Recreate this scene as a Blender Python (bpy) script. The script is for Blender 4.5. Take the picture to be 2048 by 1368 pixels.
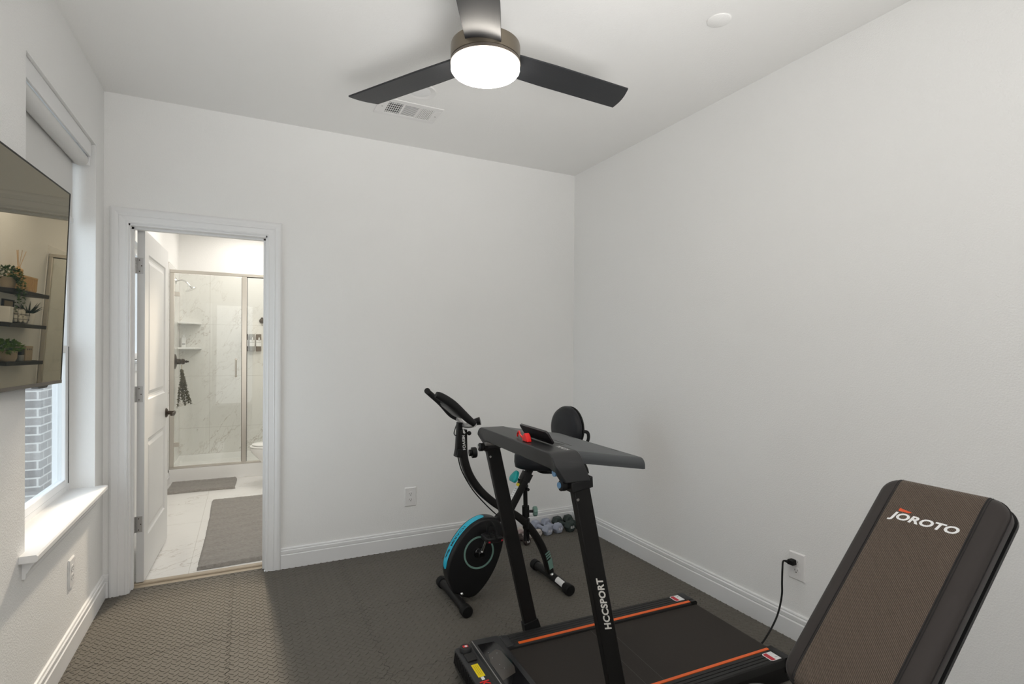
import bpy, bmesh, math, random
from mathutils import Vector, Matrix
random.seed(7)
for o in list(bpy.data.objects): bpy.data.objects.remove(o)
SC = bpy.context.scene
COL = SC.collection
PI = math.pi
sin, cos = math.sin, math.cos

# ------------------------------------------------------------------ camera, world, lights, exposure
XL, XR, YF, YN, ZC = -0.6864, 2.3365, 3.5425, -1.70, 2.74     # room: left, right, far, near walls, ceiling
BX, BY, YB = 0.84, 7.15, 3.66                                   # bathroom: right wall, far wall, its face of the shared wall
cam = bpy.data.cameras.new('camera'); camo = bpy.data.objects.new('camera', cam); COL.objects.link(camo)
yaw, pitch, roll, FPX = 0.4602, -0.0040, 0.0065, 1061.03
fw = Vector((sin(yaw), cos(yaw), 0)); rt = Vector((cos(yaw), -sin(yaw), 0)); up = Vector((0, 0, 1))
f2 = fw * cos(pitch) + up * sin(pitch); u2 = -fw * sin(pitch) + up * cos(pitch)
r3 = rt * cos(roll) + u2 * sin(roll); u3 = -rt * sin(roll) + u2 * cos(roll)
camo.matrix_world = Matrix(((r3.x, u3.x, -f2.x, 0), (r3.y, u3.y, -f2.y, 0), (r3.z, u3.z, -f2.z, 1.3574), (0, 0, 0, 1)))
cam.sensor_fit = 'HORIZONTAL'; cam.sensor_width = 36.0; cam.lens = FPX * 36.0 / 2048.0
cam.shift_x = (1024 - 1015.85) / 2048.0; cam.shift_y = (704.12 - 684) / 2048.0
cam.clip_start = 0.02
SC.camera = camo
SC.view_settings.view_transform = 'Standard'; SC.view_settings.look = 'None'
SC.view_settings.gamma = 1.0; SC.view_settings.use_curve_mapping = False
SC.view_settings.exposure = 0.0
SC.cycles.max_bounces = 10; SC.cycles.diffuse_bounces = 6; SC.cycles.glossy_bounces = 5
SC.cycles.transmission_bounces = 8; SC.cycles.transparent_max_bounces = 12
SC.cycles.sample_clamp_indirect = 6.0; SC.cycles.caustics_reflective = False; SC.cycles.caustics_refractive = False
SC.cycles.use_denoising = True

w = bpy.data.worlds.new('overcast_sky'); SC.world = w; w.use_nodes = True
bgn = w.node_tree.nodes['Background']; bgn.inputs[0].default_value = (0.86, 0.93, 1.0, 1); bgn.inputs[1].default_value = 3.0

def lamp(name, kind, loc, target, energy, color=(1, 1, 1), size=None, sy=None, spot=None, blend=0.3, radius=None):
    d = bpy.data.lights.new(name, kind); d.energy = energy; d.color = color
    if kind == 'AREA':
        d.shape = 'RECTANGLE'; d.size = size; d.size_y = sy or size
    else:
        d.shadow_soft_size = radius or 0.05
    if kind == 'SPOT':
        d.spot_size = spot; d.spot_blend = blend
    o = bpy.data.objects.new(name, d); COL.objects.link(o); o.location = loc
    o.rotation_euler = (Vector(target) - Vector(loc)).to_track_quat('-Z', 'Y').to_euler()
    return o
# the photographer's bounce flash, aimed up at the ceiling, plus two added fill lamps
lamp('bounce_flash', 'AREA', (0.50, -0.85, 1.32), (0.50, -0.85, 2.74), 27, (1.0, 0.985, 0.965), 1.4, 1.3)
q_ = lamp('ceiling_fill', 'AREA', (0.30, -0.95, 0.62), (0.72, 1.15, 2.74), 14, (1.0, 0.985, 0.97), 1.1, 1.1); q_.data.spread = math.radians(60)  # added fill that brightens the visible ceiling, not a known flash
lamp('rear_fill', 'AREA', (0.35, -1.66, 1.20), (1.0, 3.0, 0.9), 18, (0.97, 0.985, 1.0), 1.9, 2.3)  # added soft fill for walls and floor; the rear wall has no opening
# bathroom ceiling lights (above the frame, inside the bathroom)
lamp('bathroom_light', 'AREA', (0.34, 5.1, 2.70), (0.34, 5.1, 0), 20, (1.0, 0.95, 0.88), 0.9, 0.9)
lamp('shower_light', 'AREA', (0.08, 6.60, 2.70), (0.08, 6.75, 0), 8.5, (1.0, 0.95, 0.88), 0.5, 0.5)
lamp('bathroom_gimbal_spot', 'SPOT', (0.04, 5.05, 2.66), (-0.28, 2.35, 0.0), 330, (1.0, 0.84, 0.64), spot=0.62, blend=0.5, radius=0.06)

# ------------------------------------------------------------------ materials
def lin(c):
    c = c / 255.0
    return c / 12.92 if c <= 0.04045 else ((c + 0.055) / 1.055) ** 2.4
def S(r, g, b): return (lin(r), lin(g), lin(b))
MATS = {}
def M(name, col, rough=0.5, metal=0.0, spec=0.5, bump=None, var=None, coat=0.0, sheen=0.0, emit=None, trans=0.0, ior=1.45, tint=None, alpha=None):
    m = bpy.data.materials.new(name); m.use_nodes = True; nt = m.node_tree
    b = nt.nodes['Principled BSDF']
    def inp(k, v):
        if k in b.inputs: b.inputs[k].default_value = v
    inp('Base Color', (*col, 1)); inp('Roughness', rough); inp('Metallic', metal); inp('Specular IOR Level', spec)
    inp('Coat Weight', coat); inp('Sheen Weight', sheen); inp('Transmission Weight', trans); inp('IOR', ior)
    if tint: inp('Specular Tint', (*tint, 1))
    if alpha is not None: inp('Alpha', alpha)
    if emit: inp('Emission Color', (*emit[0], 1)); inp('Emission Strength', emit[1])
    tc = nt.nodes.new('ShaderNodeTexCoord')
    if bump:   # (scale, strength, distance)
        n = nt.nodes.new('ShaderNodeTexNoise'); n.inputs['Scale'].default_value = bump[0]; n.inputs['Detail'].default_value = 3
        bp = nt.nodes.new('ShaderNodeBump'); bp.inputs['Strength'].default_value = bump[1]; bp.inputs['Distance'].default_value = bump[2]
        nt.links.new(tc.outputs['Object'], n.inputs['Vector']); nt.links.new(n.outputs['Fac'], bp.inputs['Height']); nt.links.new(bp.outputs['Normal'], b.inputs['Normal'])
    if var is None: var = (6.0, 0.05)
    n2 = nt.nodes.new('ShaderNodeTexNoise'); n2.inputs['Scale'].default_value = var[0]; n2.inputs['Detail'].default_value = 4
    mx = nt.nodes.new('ShaderNodeMix'); mx.data_type = 'RGBA'
    k = var[1]
    mx.inputs[6].default_value = (*[c * (1 - k) for c in col], 1); mx.inputs[7].default_value = (*[min(1, c * (1 + k)) for c in col], 1)
    nt.links.new(tc.outputs['Object'], n2.inputs['Vector']); nt.links.new(n2.outputs['Fac'], mx.inputs[0]); nt.links.new(mx.outputs[2], b.inputs['Base Color'])
    MATS[name] = m
    return m
def nodes(m):
    nt = m.node_tree
    return nt, nt.nodes['Principled BSDF']
def mth(nt, op, a, b=None, c=None):
    n = nt.nodes.new('ShaderNodeMath'); n.operation = op
    for i, x in enumerate((a, b, c)):
        if x is None: continue
        if isinstance(x, (int, float)): n.inputs[i].default_value = x
        else: nt.links.new(x, n.inputs[i])
    return n.outputs[0]
def objxyz(nt):
    tc = nt.nodes.new('ShaderNodeTexCoord'); s = nt.nodes.new('ShaderNodeSeparateXYZ'); nt.links.new(tc.outputs['Object'], s.inputs[0])
    return s.outputs[0], s.outputs[1], s.outputs[2], tc.outputs['Object']

M('wall_paint', (0.85, 0.847, 0.835), 0.75, spec=0.25, bump=(170, 0.35, 0.004), var=(2, 0.012))
M('ceiling_paint', (0.86, 0.855, 0.84), 0.85, spec=0.15, bump=(140, 0.25, 0.004), var=(2, 0.012))
M('trim_white', (0.80, 0.80, 0.80), 0.38, var=(5, 0.01))
M('door_white', (0.68, 0.68, 0.675), 0.35, var=(5, 0.01))
M('vinyl_white', (0.86, 0.87, 0.88), 0.3, var=(5, 0.01))
M('shade_fabric', (0.74, 0.735, 0.72), 0.85, spec=0.1, bump=(900, 0.2, 0.001), var=(8, 0.02))
M('plastic_white', (0.80, 0.79, 0.78), 0.35, var=(5, 0.01))
M('slot_dark', (0.03, 0.03, 0.03), 0.6)
M('black_powder', (0.010, 0.0095, 0.0092), 0.45, spec=0.28, bump=(700, 0.12, 0.0008))
M('black_plastic', (0.010, 0.010, 0.0105), 0.38, spec=0.32, bump=(900, 0.08, 0.0005))
M('grey_plastic', (0.026, 0.0265, 0.0275), 0.40, spec=0.40, bump=(900, 0.08, 0.0005))
M('black_gloss', (0.008, 0.008, 0.009), 0.08, spec=0.6)
M('black_rubber', (0.009, 0.0088, 0.0088), 0.6, spec=0.25, bump=(300, 0.2, 0.001))
M('foam_grip', (0.010, 0.010, 0.0105), 0.6, spec=0.3, bump=(500, 0.25, 0.001))
M('belt_rubber', (0.042, 0.037, 0.033), 0.7, spec=0.15, bump=(1100, 0.5, 0.0009), var=(900, 0.35))
M('rail_grey', (0.024, 0.0235, 0.023), 0.5, spec=0.3)
M('orange_strip', S(238, 104, 40), 0.4)
M('steel', (0.62, 0.62, 0.62), 0.25, metal=1.0)
M('chrome', (0.82, 0.82, 0.82), 0.08, metal=1.0)
M('nickel', (0.62, 0.585, 0.53), 0.30, metal=1.0, var=(4, 0.02))
M('bronze', (0.060, 0.045, 0.034), 0.35, metal=0.6)
M('hinge_steel', (0.42, 0.41, 0.40), 0.4, metal=0.7)
M('label_white', (0.82, 0.82, 0.82), 0.5)
M('label_red', S(190, 45, 60), 0.5)
M('label_yellow', S(242, 216, 20), 0.5)
M('ink_dark', (0.015, 0.015, 0.015), 0.6)
M('ink_grey', (0.30, 0.30, 0.30), 0.6)
M('letter_white', (0.80, 0.80, 0.80), 0.5)
M('letter_cream', (0.68, 0.66, 0.62), 0.5)
M('letter_orange', S(214, 78, 36), 0.5)
M('teal_decal', S(22, 178, 208), 0.4)
M('teal_knob', S(18, 150, 150), 0.35)
M('sage_plastic', S(110, 142, 132), 0.45)
M('blue_reflection', S(96, 140, 178), 0.35)  # blue reflection on black bolts, put into the colour
M('smoke_panel', (0.060, 0.052, 0.046), 0.12, spec=0.6)
M('red_plastic', S(222, 28, 26), 0.35)
M('tablet_black', (0.010, 0.008, 0.010), 0.22, spec=0.5)
M('upholstery', (0.036, 0.030, 0.028), 0.55, spec=0.25, bump=(1400, 0.25, 0.0008), sheen=0.1)
M('seam_thread', (0.012, 0.011, 0.011), 0.7)
M('bike_vinyl', (0.012, 0.013, 0.016), 0.45, spec=0.35, bump=(800, 0.15, 0.0008))
M('ceramic', (0.84, 0.83, 0.80), 0.10, var=(3, 0.01))
M('acrylic_white', (0.86, 0.855, 0.84), 0.18, var=(3, 0.01))
M('wood_threshold', S(176, 163, 144), 0.45, bump=(60, 0.1, 0.002), var=(30, 0.12))
M('dumb_brown', S(62, 52, 50), 0.6, bump=(600, 0.1, 0.0006))
M('dumb_rose', S(150, 132, 130), 0.6, bump=(600, 0.1, 0.0006))
M('dumb_cream', S(186, 178, 170), 0.6, bump=(600, 0.1, 0.0006))
M('dumb_blue', S(158, 163, 178), 0.6, bump=(600, 0.1, 0.0006))
M('dumb_green', S(50, 60, 57), 0.6, bump=(600, 0.1, 0.0006))
M('eucalyptus', S(88, 84, 66), 0.7, var=(40, 0.3))
M('twine', S(196, 176, 140), 0.8)
M('leaf_green', S(62, 92, 34), 0.55, var=(40, 0.35))
M('leaf_bright', S(104, 138, 52), 0.55, var=(40, 0.35))
M('leaf_dark', S(44, 60, 44), 0.55, var=(40, 0.3))
M('shelf_black', (0.022, 0.020, 0.018), 0.5, bump=(80, 0.1, 0.002))
M('wood_light', S(196, 160, 112), 0.55, bump=(70, 0.1, 0.002), var=(25, 0.15))
M('stone_pot', S(176, 160, 138), 0.7, var=(20, 0.08))
M('paper_white', (0.80, 0.78, 0.74), 0.7)
M('towel_cream', (0.78, 0.74, 0.66), 0.9, bump=(200, 0.4, 0.003))
M('amber_bottle', S(72, 58, 44), 0.2, spec=0.5)
M('frost_bottle', S(150, 150, 148), 0.3)
M('concrete', (0.45, 0.44, 0.42), 0.9, var=(4, 0.1))
M('siding_white', (0.80, 0.81, 0.82), 0.7)
M('patio_cover', (0.75, 0.75, 0.74), 0.8)
M('fan_bronze', (0.17, 0.145, 0.11), 0.38, metal=0.75)
M('fan_rim', (0.14, 0.12, 0.10), 0.4, metal=0.6)
M('lamp_diffuser', (0.9, 0.9, 0.88), 0.4, emit=((1.0, 0.93, 0.83), 24.0))

def glass_mat(name, col, rough=0.0):
    m = bpy.data.materials.new(name); m.use_nodes = True; nt = m.node_tree; nt.nodes.clear()
    out = nt.nodes.new('ShaderNodeOutputMaterial'); tr = nt.nodes.new('ShaderNodeBsdfTransparent'); gl = nt.nodes.new('ShaderNodeBsdfGlossy')
    lw = nt.nodes.new('ShaderNodeLayerWeight'); lw.inputs[0].default_value = 0.5; mx = nt.nodes.new('ShaderNodeMixShader')
    fc = mth(nt, 'MULTIPLY_ADD', mth(nt, 'POWER', lw.outputs['Facing'], 5.0), 0.94, 0.04); tr.inputs[0].default_value = (*col, 1); gl.inputs['Roughness'].default_value = rough
    nt.links.new(fc, mx.inputs[0]); nt.links.new(tr.outputs[0], mx.inputs[1]); nt.links.new(gl.outputs[0], mx.inputs[2]); nt.links.new(mx.outputs[0], out.inputs[0])
    MATS[name] = m
glass_mat('window_glass', (0.93, 0.96, 0.97))
glass_mat('shower_glass', (0.965, 0.975, 0.965))

# foam mat: raised lozenges at +-45 degrees in a checkerboard, with interlocking seams every 24 inches
m = M('foam_mat', S(100, 96, 89), 0.62, spec=0.25, var=(3, 0.08)); nt, b = nodes(m)
x, y, z, vec = objxyz(nt)
def seam(nt, s, t, off):
    # distance of s to a wavy line (puzzle edge) repeating every 0.61 m
    wv = mth(nt, 'MULTIPLY', mth(nt, 'SINE', mth(nt, 'MULTIPLY', t, 2 * PI / 0.055)), 0.009)
    q = mth(nt, 'ADD', mth(nt, 'SUBTRACT', s, off), wv)
    q = mth(nt, 'ADD', q, 61.0 + 0.305)
    q = mth(nt, 'ABSOLUTE', mth(nt, 'SUBTRACT', mth(nt, 'MODULO', q, 0.61), 0.305))
    return mth(nt, 'SUBTRACT', 1.0, mth(nt, 'MINIMUM', mth(nt, 'DIVIDE', q, 0.0022), 1.0))
sm = mth(nt, 'MAXIMUM', seam(nt, x, y, -0.06), seam(nt, y, x, 2.80))
hh = mth(nt, 'MULTIPLY', sm, -1.0)
bp = nt.nodes.new('ShaderNodeBump'); bp.inputs['Strength'].default_value = 0.8; bp.inputs['Distance'].default_value = 0.003
nt.links.new(hh, bp.inputs['Height']); nt.links.new(bp.outputs['Normal'], b.inputs['Normal'])
src = b.inputs['Base Color'].links[0].from_socket
mx = nt.nodes.new('ShaderNodeMix'); mx.data_type = 'RGBA'; nt.links.new(mth(nt, 'MULTIPLY', sm, 0.6), mx.inputs[0]); nt.links.new(src, mx.inputs[6]); mx.inputs[7].default_value = (0.006, 0.006, 0.006, 1)
nt.links.new(mx.outputs[2], b.inputs['Base Color'])

# marble tiles: warped veins and thin grout lines (axes a, b of the object, tile sizes, offsets)
def marble(name, ax, bx, ta, tb, oa, ob_, base, vein, scale=1.0, rough=0.12):
    m = M(name, base, rough, spec=0.5); nt, b = nodes(m)
    co = objxyz(nt); vec = co[3]
    mp = nt.nodes.new('ShaderNodeCombineXYZ'); th = 0.95 if bx == 2 else 0.45
    for k_, (p_, q_, s_) in enumerate(((cos(th), sin(th), 0.75), (-sin(th), cos(th), 2.1))): nt.links.new(mth(nt, 'MULTIPLY', mth(nt, 'ADD', mth(nt, 'MULTIPLY', co[ax], p_), mth(nt, 'MULTIPLY', co[bx], q_)), s_ * scale), mp.inputs[k_])
    tot = None
    for sc, wd, amp, seed in ((1.0, 0.0055, 0.60, 3.1), (2.2, 0.0045, 0.28, 9.7)):
        ns = nt.nodes.new('ShaderNodeTexNoise'); ns.noise_dimensions = '4D'; ns.inputs['W'].default_value = seed; ns.inputs['Scale'].default_value = sc; ns.inputs['Detail'].default_value = 7; ns.inputs['Roughness'].default_value = 0.6; ns.inputs['Distortion'].default_value = 0.5
        nt.links.new(mp.outputs[0], ns.inputs['Vector'])
        d = mth(nt, 'ABSOLUTE', mth(nt, 'SUBTRACT', ns.outputs['Fac'], 0.5))
        v = mth(nt, 'MULTIPLY', mth(nt, 'POWER', mth(nt, 'MAXIMUM', mth(nt, 'SUBTRACT', 1.0, mth(nt, 'DIVIDE', d, wd)), 0.0), 1.2), amp)
        tot = v if tot is None else mth(nt, 'MAXIMUM', tot, v)
    fade = nt.nodes.new('ShaderNodeTexNoise'); fade.inputs['Scale'].default_value = 1.7; nt.links.new(vec, fade.inputs['Vector'])
    tot = mth(nt, 'MULTIPLY', tot, mth(nt, 'MINIMUM', mth(nt, 'MAXIMUM', mth(nt, 'MULTIPLY', mth(nt, 'SUBTRACT', fade.outputs['Fac'], 0.36), 4.0), 0.0), 1.0))
    mx = nt.nodes.new('ShaderNodeMix'); mx.data_type = 'RGBA'; mx.inputs[6].default_value = (*base, 1); mx.inputs[7].default_value = (*vein, 1)
    nt.links.new(tot, mx.inputs[0])
    g = None
    for k, t, o in ((ax, ta, oa), (bx, tb, ob_)):
        q = mth(nt, 'MODULO', mth(nt, 'ADD', co[k], 40 * t - o + t / 2), t)
        q = mth(nt, 'ABSOLUTE', mth(nt, 'SUBTRACT', q, t / 2))
        e = mth(nt, 'LESS_THAN', q, 0.0016)
        g = e if g is None else mth(nt, 'MAXIMUM', g, e)
    m2 = nt.nodes.new('ShaderNodeMix'); m2.data_type = 'RGBA'; nt.links.new(mth(nt, 'MULTIPLY', g, 0.55), m2.inputs[0]); nt.links.new(mx.outputs[2], m2.inputs[6]); m2.inputs[7].default_value = (0.45, 0.42, 0.38, 1)
    nt.links.new(m2.outputs[2], b.inputs['Base Color'])
MB_, MV_ = (0.82, 0.81, 0.785), (0.38, 0.32, 0.26)
marble('marble_far', 0, 2, 0.60, 0.604, -0.37, 1.030, MB_, MV_, 1.0)
marble('marble_side', 1, 2, 0.60, 0.604, 7.15, 1.030, MB_, MV_, 1.0)
marble('marble_floor', 0, 1, 0.60, 0.60, -0.30, 4.17, (0.82, 0.81, 0.79), MV_, 1.1)

# brick
m = M('brick', (0.3, 0.28, 0.27), 0.85); nt, b = nodes(m)
x, y, z, vec = objxyz(nt)
cmb = nt.nodes.new('ShaderNodeCombineXYZ'); nt.links.new(mth(nt, 'ADD', x, y), cmb.inputs[0]); nt.links.new(z, cmb.inputs[1])
br = nt.nodes.new('ShaderNodeTexBrick'); br.inputs['Scale'].default_value = 1.0; br.inputs['Brick Width'].default_value = 0.20; br.inputs['Row Height'].default_value = 0.075; br.inputs['Mortar Size'].default_value = 0.007
br.inputs['Color1'].default_value = (*S(118, 116, 116), 1); br.inputs['Color2'].default_value = (*S(146, 142, 140), 1); br.inputs['Mortar'].default_value = (*S(196, 194, 190), 1)
nt.links.new(cmb.outputs[0], br.inputs['Vector']); nt.links.new(br.outputs[0], b.inputs['Base Color'])

# fan blade: dark stained wood with long grain
m = M('blade_wood', (0.020, 0.021, 0.024), 0.36, spec=0.42); nt, b = nodes(m)
x, y, z, vec = objxyz(nt)
mp = nt.nodes.new('ShaderNodeMapping'); mp.inputs['Scale'].default_value = (6, 220, 60); nt.links.new(vec, mp.inputs['Vector'])
ns = nt.nodes.new('ShaderNodeTexNoise'); ns.inputs['Scale'].default_value = 1.0; ns.inputs['Detail'].default_value = 5; nt.links.new(mp.outputs[0], ns.inputs['Vector'])
bp = nt.nodes.new('ShaderNodeBump'); bp.inputs['Strength'].default_value = 0.25; bp.inputs['Distance'].default_value = 0.0008; nt.links.new(ns.outputs['Fac'], bp.inputs['Height']); nt.links.new(bp.outputs['Normal'], b.inputs['Normal'])

# ribbed centre fabric of the bench
m = M('ribbed_fabric', (0.052, 0.045, 0.041), 0.6, spec=0.2, sheen=0.15); nt, b = nodes(m)
x, y, z, vec = objxyz(nt)
wv = mth(nt, 'SINE', mth(nt, 'MULTIPLY', mth(nt, 'SUBTRACT', mth(nt, 'MULTIPLY', mth(nt, 'ADD', x, z), 0.707), y), 2 * PI / 0.0056))
ht = wv
bp = nt.nodes.new('ShaderNodeBump'); bp.inputs['Strength'].default_value = 0.6; bp.inputs['Distance'].default_value = 0.0012; nt.links.new(ht, bp.inputs['Height']); nt.links.new(bp.outputs['Normal'], b.inputs['Normal'])
mx = nt.nodes.new('ShaderNodeMix'); mx.data_type = 'RGBA'; nt.links.new(mth(nt, 'MULTIPLY_ADD', wv, 0.5, 0.5), mx.inputs[0]); mx.inputs[6].default_value = (0.066, 0.049, 0.037, 1); mx.inputs[7].default_value = (0.145, 0.108, 0.083, 1)
nt.links.new(mx.outputs[2], b.inputs['Base Color'])

# desk tray with engraved diagonal grooves
m = M('desk_plastic', (0.048, 0.052, 0.056), 0.38, spec=0.5, bump=None); nt, b = nodes(m)
x, y, z, vec = objxyz(nt)
def grv(k, p):
    q = mth(nt, 'MODULO', mth(nt, 'ADD', mth(nt, 'ADD', y, mth(nt, 'MULTIPLY', x, k)), 10.0), p)
    return mth(nt, 'LESS_THAN', q, 0.0022)
g = mth(nt, 'MAXIMUM', grv(0.55, 0.045), grv(-0.55, 0.045))
g = mth(nt, 'MULTIPLY', g, mth(nt, 'GREATER_THAN', x, 0.062)); g = mth(nt, 'MULTIPLY', g, mth(nt, 'LESS_THAN', x, 0.24)); g = mth(nt, 'MULTIPLY', g, mth(nt, 'LESS_THAN', mth(nt, 'ABSOLUTE', y), 0.275))
mx = nt.nodes.new('ShaderNodeMix'); mx.data_type = 'RGBA'; nt.links.new(g, mx.inputs[0]); nt.links.new(b.inputs['Base Color'].links[0].from_socket, mx.inputs[6]); mx.inputs[7].default_value = (0.012, 0.012, 0.013, 1)
nt.links.new(mx.outputs[2], b.inputs['Base Color'])

# chenille rug
M('chenille', (0.30, 0.28, 0.255), 0.9, spec=0.1, bump=(260, 0.9, 0.006), var=(55, 0.35), sheen=0.3)

# glossy dark television panel: a coated mirror-like screen with a warm tint
m = bpy.data.materials.new('tv_screen'); m.use_nodes = True; nt = m.node_tree; nt.nodes.clear()
out = nt.nodes.new('ShaderNodeOutputMaterial'); df = nt.nodes.new('ShaderNodeBsdfDiffuse'); gl = nt.nodes.new('ShaderNodeBsdfGlossy'); lw = nt.nodes.new('ShaderNodeFresnel'); mx = nt.nodes.new('ShaderNodeMixShader')
df.inputs[0].default_value = (0.022, 0.030, 0.036, 1); gl.inputs['Color'].default_value = (0.98, 0.88, 0.68, 1); gl.inputs['Roughness'].default_value = 0.012; lw.inputs[0].default_value = 2.6
nt.links.new(lw.outputs[0], mx.inputs[0]); nt.links.new(df.outputs[0], mx.inputs[1]); nt.links.new(gl.outputs[0], mx.inputs[2]); nt.links.new(mx.outputs[0], out.inputs[0]); MATS['tv_screen'] = m

# ------------------------------------------------------------------ mesh helpers
class MB:
    def __init__(s): s.v = []; s.f = []; s.fm = []; s.mi = 0
    def add(s, vs, fs):
        n = len(s.v); s.v += [tuple(q) for q in vs]
        for q in fs: s.f.append(tuple(i + n for i in q)); s.fm.append(s.mi)
        return s
    def box(s, x0, x1, y0, y1, z0, z1):
        vs = [(x, y, z) for x in (x0, x1) for y in (y0, y1) for z in (z0, z1)]
        return s.add(vs, [(0, 1, 3, 2), (4, 6, 7, 5), (0, 4, 5, 1), (2, 3, 7, 6), (0, 2, 6, 4), (1, 5, 7, 3)])
    def prism(s, poly, t0, t1, fn):
        n = len(poly)
        vs = [fn(a, b, t0) for a, b in poly] + [fn(a, b, t1) for a, b in poly]
        fs = [tuple(range(n)), tuple(range(2 * n - 1, n - 1, -1))] + [(i, (i + 1) % n, n + (i + 1) % n, n + i) for i in range(n)]
        return s.add(vs, fs)
    def loops(s, rings, cap0=True, cap1=True, closed=False):
        n = len(rings[0]); vs = [q for r in rings for q in r]; fs = []
        R = len(rings)
        for k in range(R if closed else R - 1):
            a, b = k * n, ((k + 1) % R) * n
            for i in range(n): fs.append((a + i, a + (i + 1) % n, b + (i + 1) % n, b + i))
        if not closed:
            if cap0: fs.append(tuple(range(n - 1, -1, -1)))
            if cap1: fs.append(tuple((R - 1) * n + i for i in range(n)))
        return s.add(vs, fs)
    def sweep(s, path, prof, upv=(0, 0, 1), closed=False, cap=True, scale=None):
        """sweep a 2D profile [(side, up)] along a path; frames keep close to upv"""
        path = [Vector(q) for q in path]; upv = Vector(upv); rings = []; n = len(path)
        for i, q in enumerate(path):
            a = path[i - 1] if (i > 0 or closed) else path[i]; c = path[(i + 1) % n] if (i < n - 1 or closed) else path[i]
            t = (c - a).normalized(); sd = t.cross(upv)
            if sd.length < 1e-5: sd = t.cross(Vector((0, 1, 0)))
            sd.normalize(); u = sd.cross(t)
            k = scale[i] if scale else 1.0
            rings.append([q + sd * (p[0] * k) + u * (p[1] * k) for p in prof])
        return s.loops(rings, cap, cap, closed)
    def tube(s, path, r, n=12, closed=False, upv=(0, 0, 1)):
        rr = r if isinstance(r, (list, tuple)) else [r] * len(path)
        return s.sweep(path, [(cos(2 * PI * k / n), sin(2 * PI * k / n)) for k in range(n)], upv, closed, True, rr)
    def cyl(s, p0, p1, r, r1=None, n=24):
        return s.tube([p0, p1], [r, r if r1 is None else r1], n, upv=(0.013, 0.021, 1) if abs(Vector(p1)[2] - Vector(p0)[2]) < 0.98 * (Vector(p1) - Vector(p0)).length else (0, 1, 0.01))
    def lathe(s, prof, c=(0, 0, 0), n=32, axis=(0, 0, 1)):
        ax = Vector(axis).normalized(); a = ax.orthogonal().normalized(); b = ax.cross(a); c = Vector(c)
        rings = [[c + ax * z + (a * cos(2 * PI * k / n) + b * sin(2 * PI * k / n)) * max(r, 1e-5) for k in range(n)] for r, z in prof]
        return s.loops(rings)
    def ball(s, c, rx, ry=None, rz=None, n=14, m=9):
        ry = ry or rx; rz = rz or rx
        return s.loops([[(c[0] + rx * sin(PI * j / m) * cos(2 * PI * k / n), c[1] + ry * sin(PI * j / m) * sin(2 * PI * k / n), c[2] - rz * cos(PI * j / m)) for k in range(n)] for j in range(1, m)])
    def grid(s, fn, nu, nv):
        vs = [fn(i / nu, j / nv) for i in range(nu + 1) for j in range(nv + 1)]
        return s.add(vs, [(i * (nv + 1) + j, (i + 1) * (nv + 1) + j, (i + 1) * (nv + 1) + j + 1, i * (nv + 1) + j + 1) for i in range(nu) for j in range(nv)])
    def xf(s, fn): s.v = [tuple(fn(Vector(q))) for q in s.v]; return s
    def build(s, name, mat, parent=None, smooth=35, bevel=0.0, seg=2, flip=True, fast=False):
        me = bpy.data.meshes.new(name)
        if fast:
            me.from_pydata(s.v, [], s.f); me.materials.append(MATS[mat]); o = bpy.data.objects.new(name, me); COL.objects.link(o); return o
        bm = bmesh.new()
        vs = [bm.verts.new(q) for q in s.v]; bm.verts.ensure_lookup_table()
        for q, mi in zip(s.f, s.fm):
            try: fc = bm.faces.new([vs[i] for i in q]); fc.material_index = mi
            except ValueError: pass
        if flip: bmesh.ops.recalc_face_normals(bm, faces=bm.faces)
        bm.to_mesh(me); bm.free()
        for q in (mat if isinstance(mat, (list, tuple)) else [mat]): me.materials.append(MATS[q])
        if smooth:
            me.polygons.foreach_set('use_smooth', [True] * len(me.polygons)); me.set_sharp_from_angle(angle=math.radians(smooth))
        o = bpy.data.objects.new(name, me); COL.objects.link(o)
        if parent: o.parent = parent
        if bevel:
            bv = o.modifiers.new('edge', 'BEVEL'); bv.width = bevel; bv.segments = seg; bv.limit_method = 'ANGLE'; bv.angle_limit = math.radians(40)
        return o
def tag(o, label, cat, group=None, kind=None):
    o['label'] = label; o['category'] = cat
    if group: o['group'] = group
    if kind: o['kind'] = kind
    return o
def struct(o, label, cat): return tag(o, label, cat, kind='structure')
def root(name, loc, rz, label, cat, group=None, kind=None):
    o = bpy.data.objects.new(name, None); COL.objects.link(o); o.location = loc; o.rotation_euler = (0, 0, rz); o.empty_display_size = 0.1
    return tag(o, label, cat, group, kind)
def copy_tree(o, loc, rz, label, group=None):
    r = o.copy(); COL.objects.link(r); r.location = loc; r.rotation_euler = (0, 0, rz); r['label'] = label
    if group: r['group'] = group
    def rec(a, b):
        for ch in list(a.children):
            c = ch.copy(); COL.objects.link(c); c.parent = b; rec(ch, c)
    rec(o, r)
    return r
def arc(cx, cy, r, a0, a1, n=8): return [(cx + r * cos(a0 + (a1 - a0) * k / n), cy + r * sin(a0 + (a1 - a0) * k / n)) for k in range(n + 1)]
def rrect(w, h, r, n=6):
    return arc(w - r, h - r, r, 0, PI / 2, n) + arc(-w + r, h - r, r, PI / 2, PI, n) + arc(-w + r, -h + r, r, PI, 1.5 * PI, n) + arc(w - r, -h + r, r, 1.5 * PI, 2 * PI, n)
def spline(pts, n=8):
    """Catmull-Rom through points"""
    P = [Vector(q) for q in pts]; P = [P[0] * 2 - P[1]] + P + [P[-1] * 2 - P[-2]]; out = []
    for i in range(1, len(P) - 2):
        for k in range(n):
            t = k / n; a, b, c, d = P[i - 1], P[i], P[i + 1], P[i + 2]
            out.append(0.5 * ((2 * b) + (c - a) * t + (2 * a - 5 * b + 4 * c - d) * t * t + (3 * b - a - 3 * c + d) * t ** 3))
    out.append(P[-2]); return out
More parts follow.
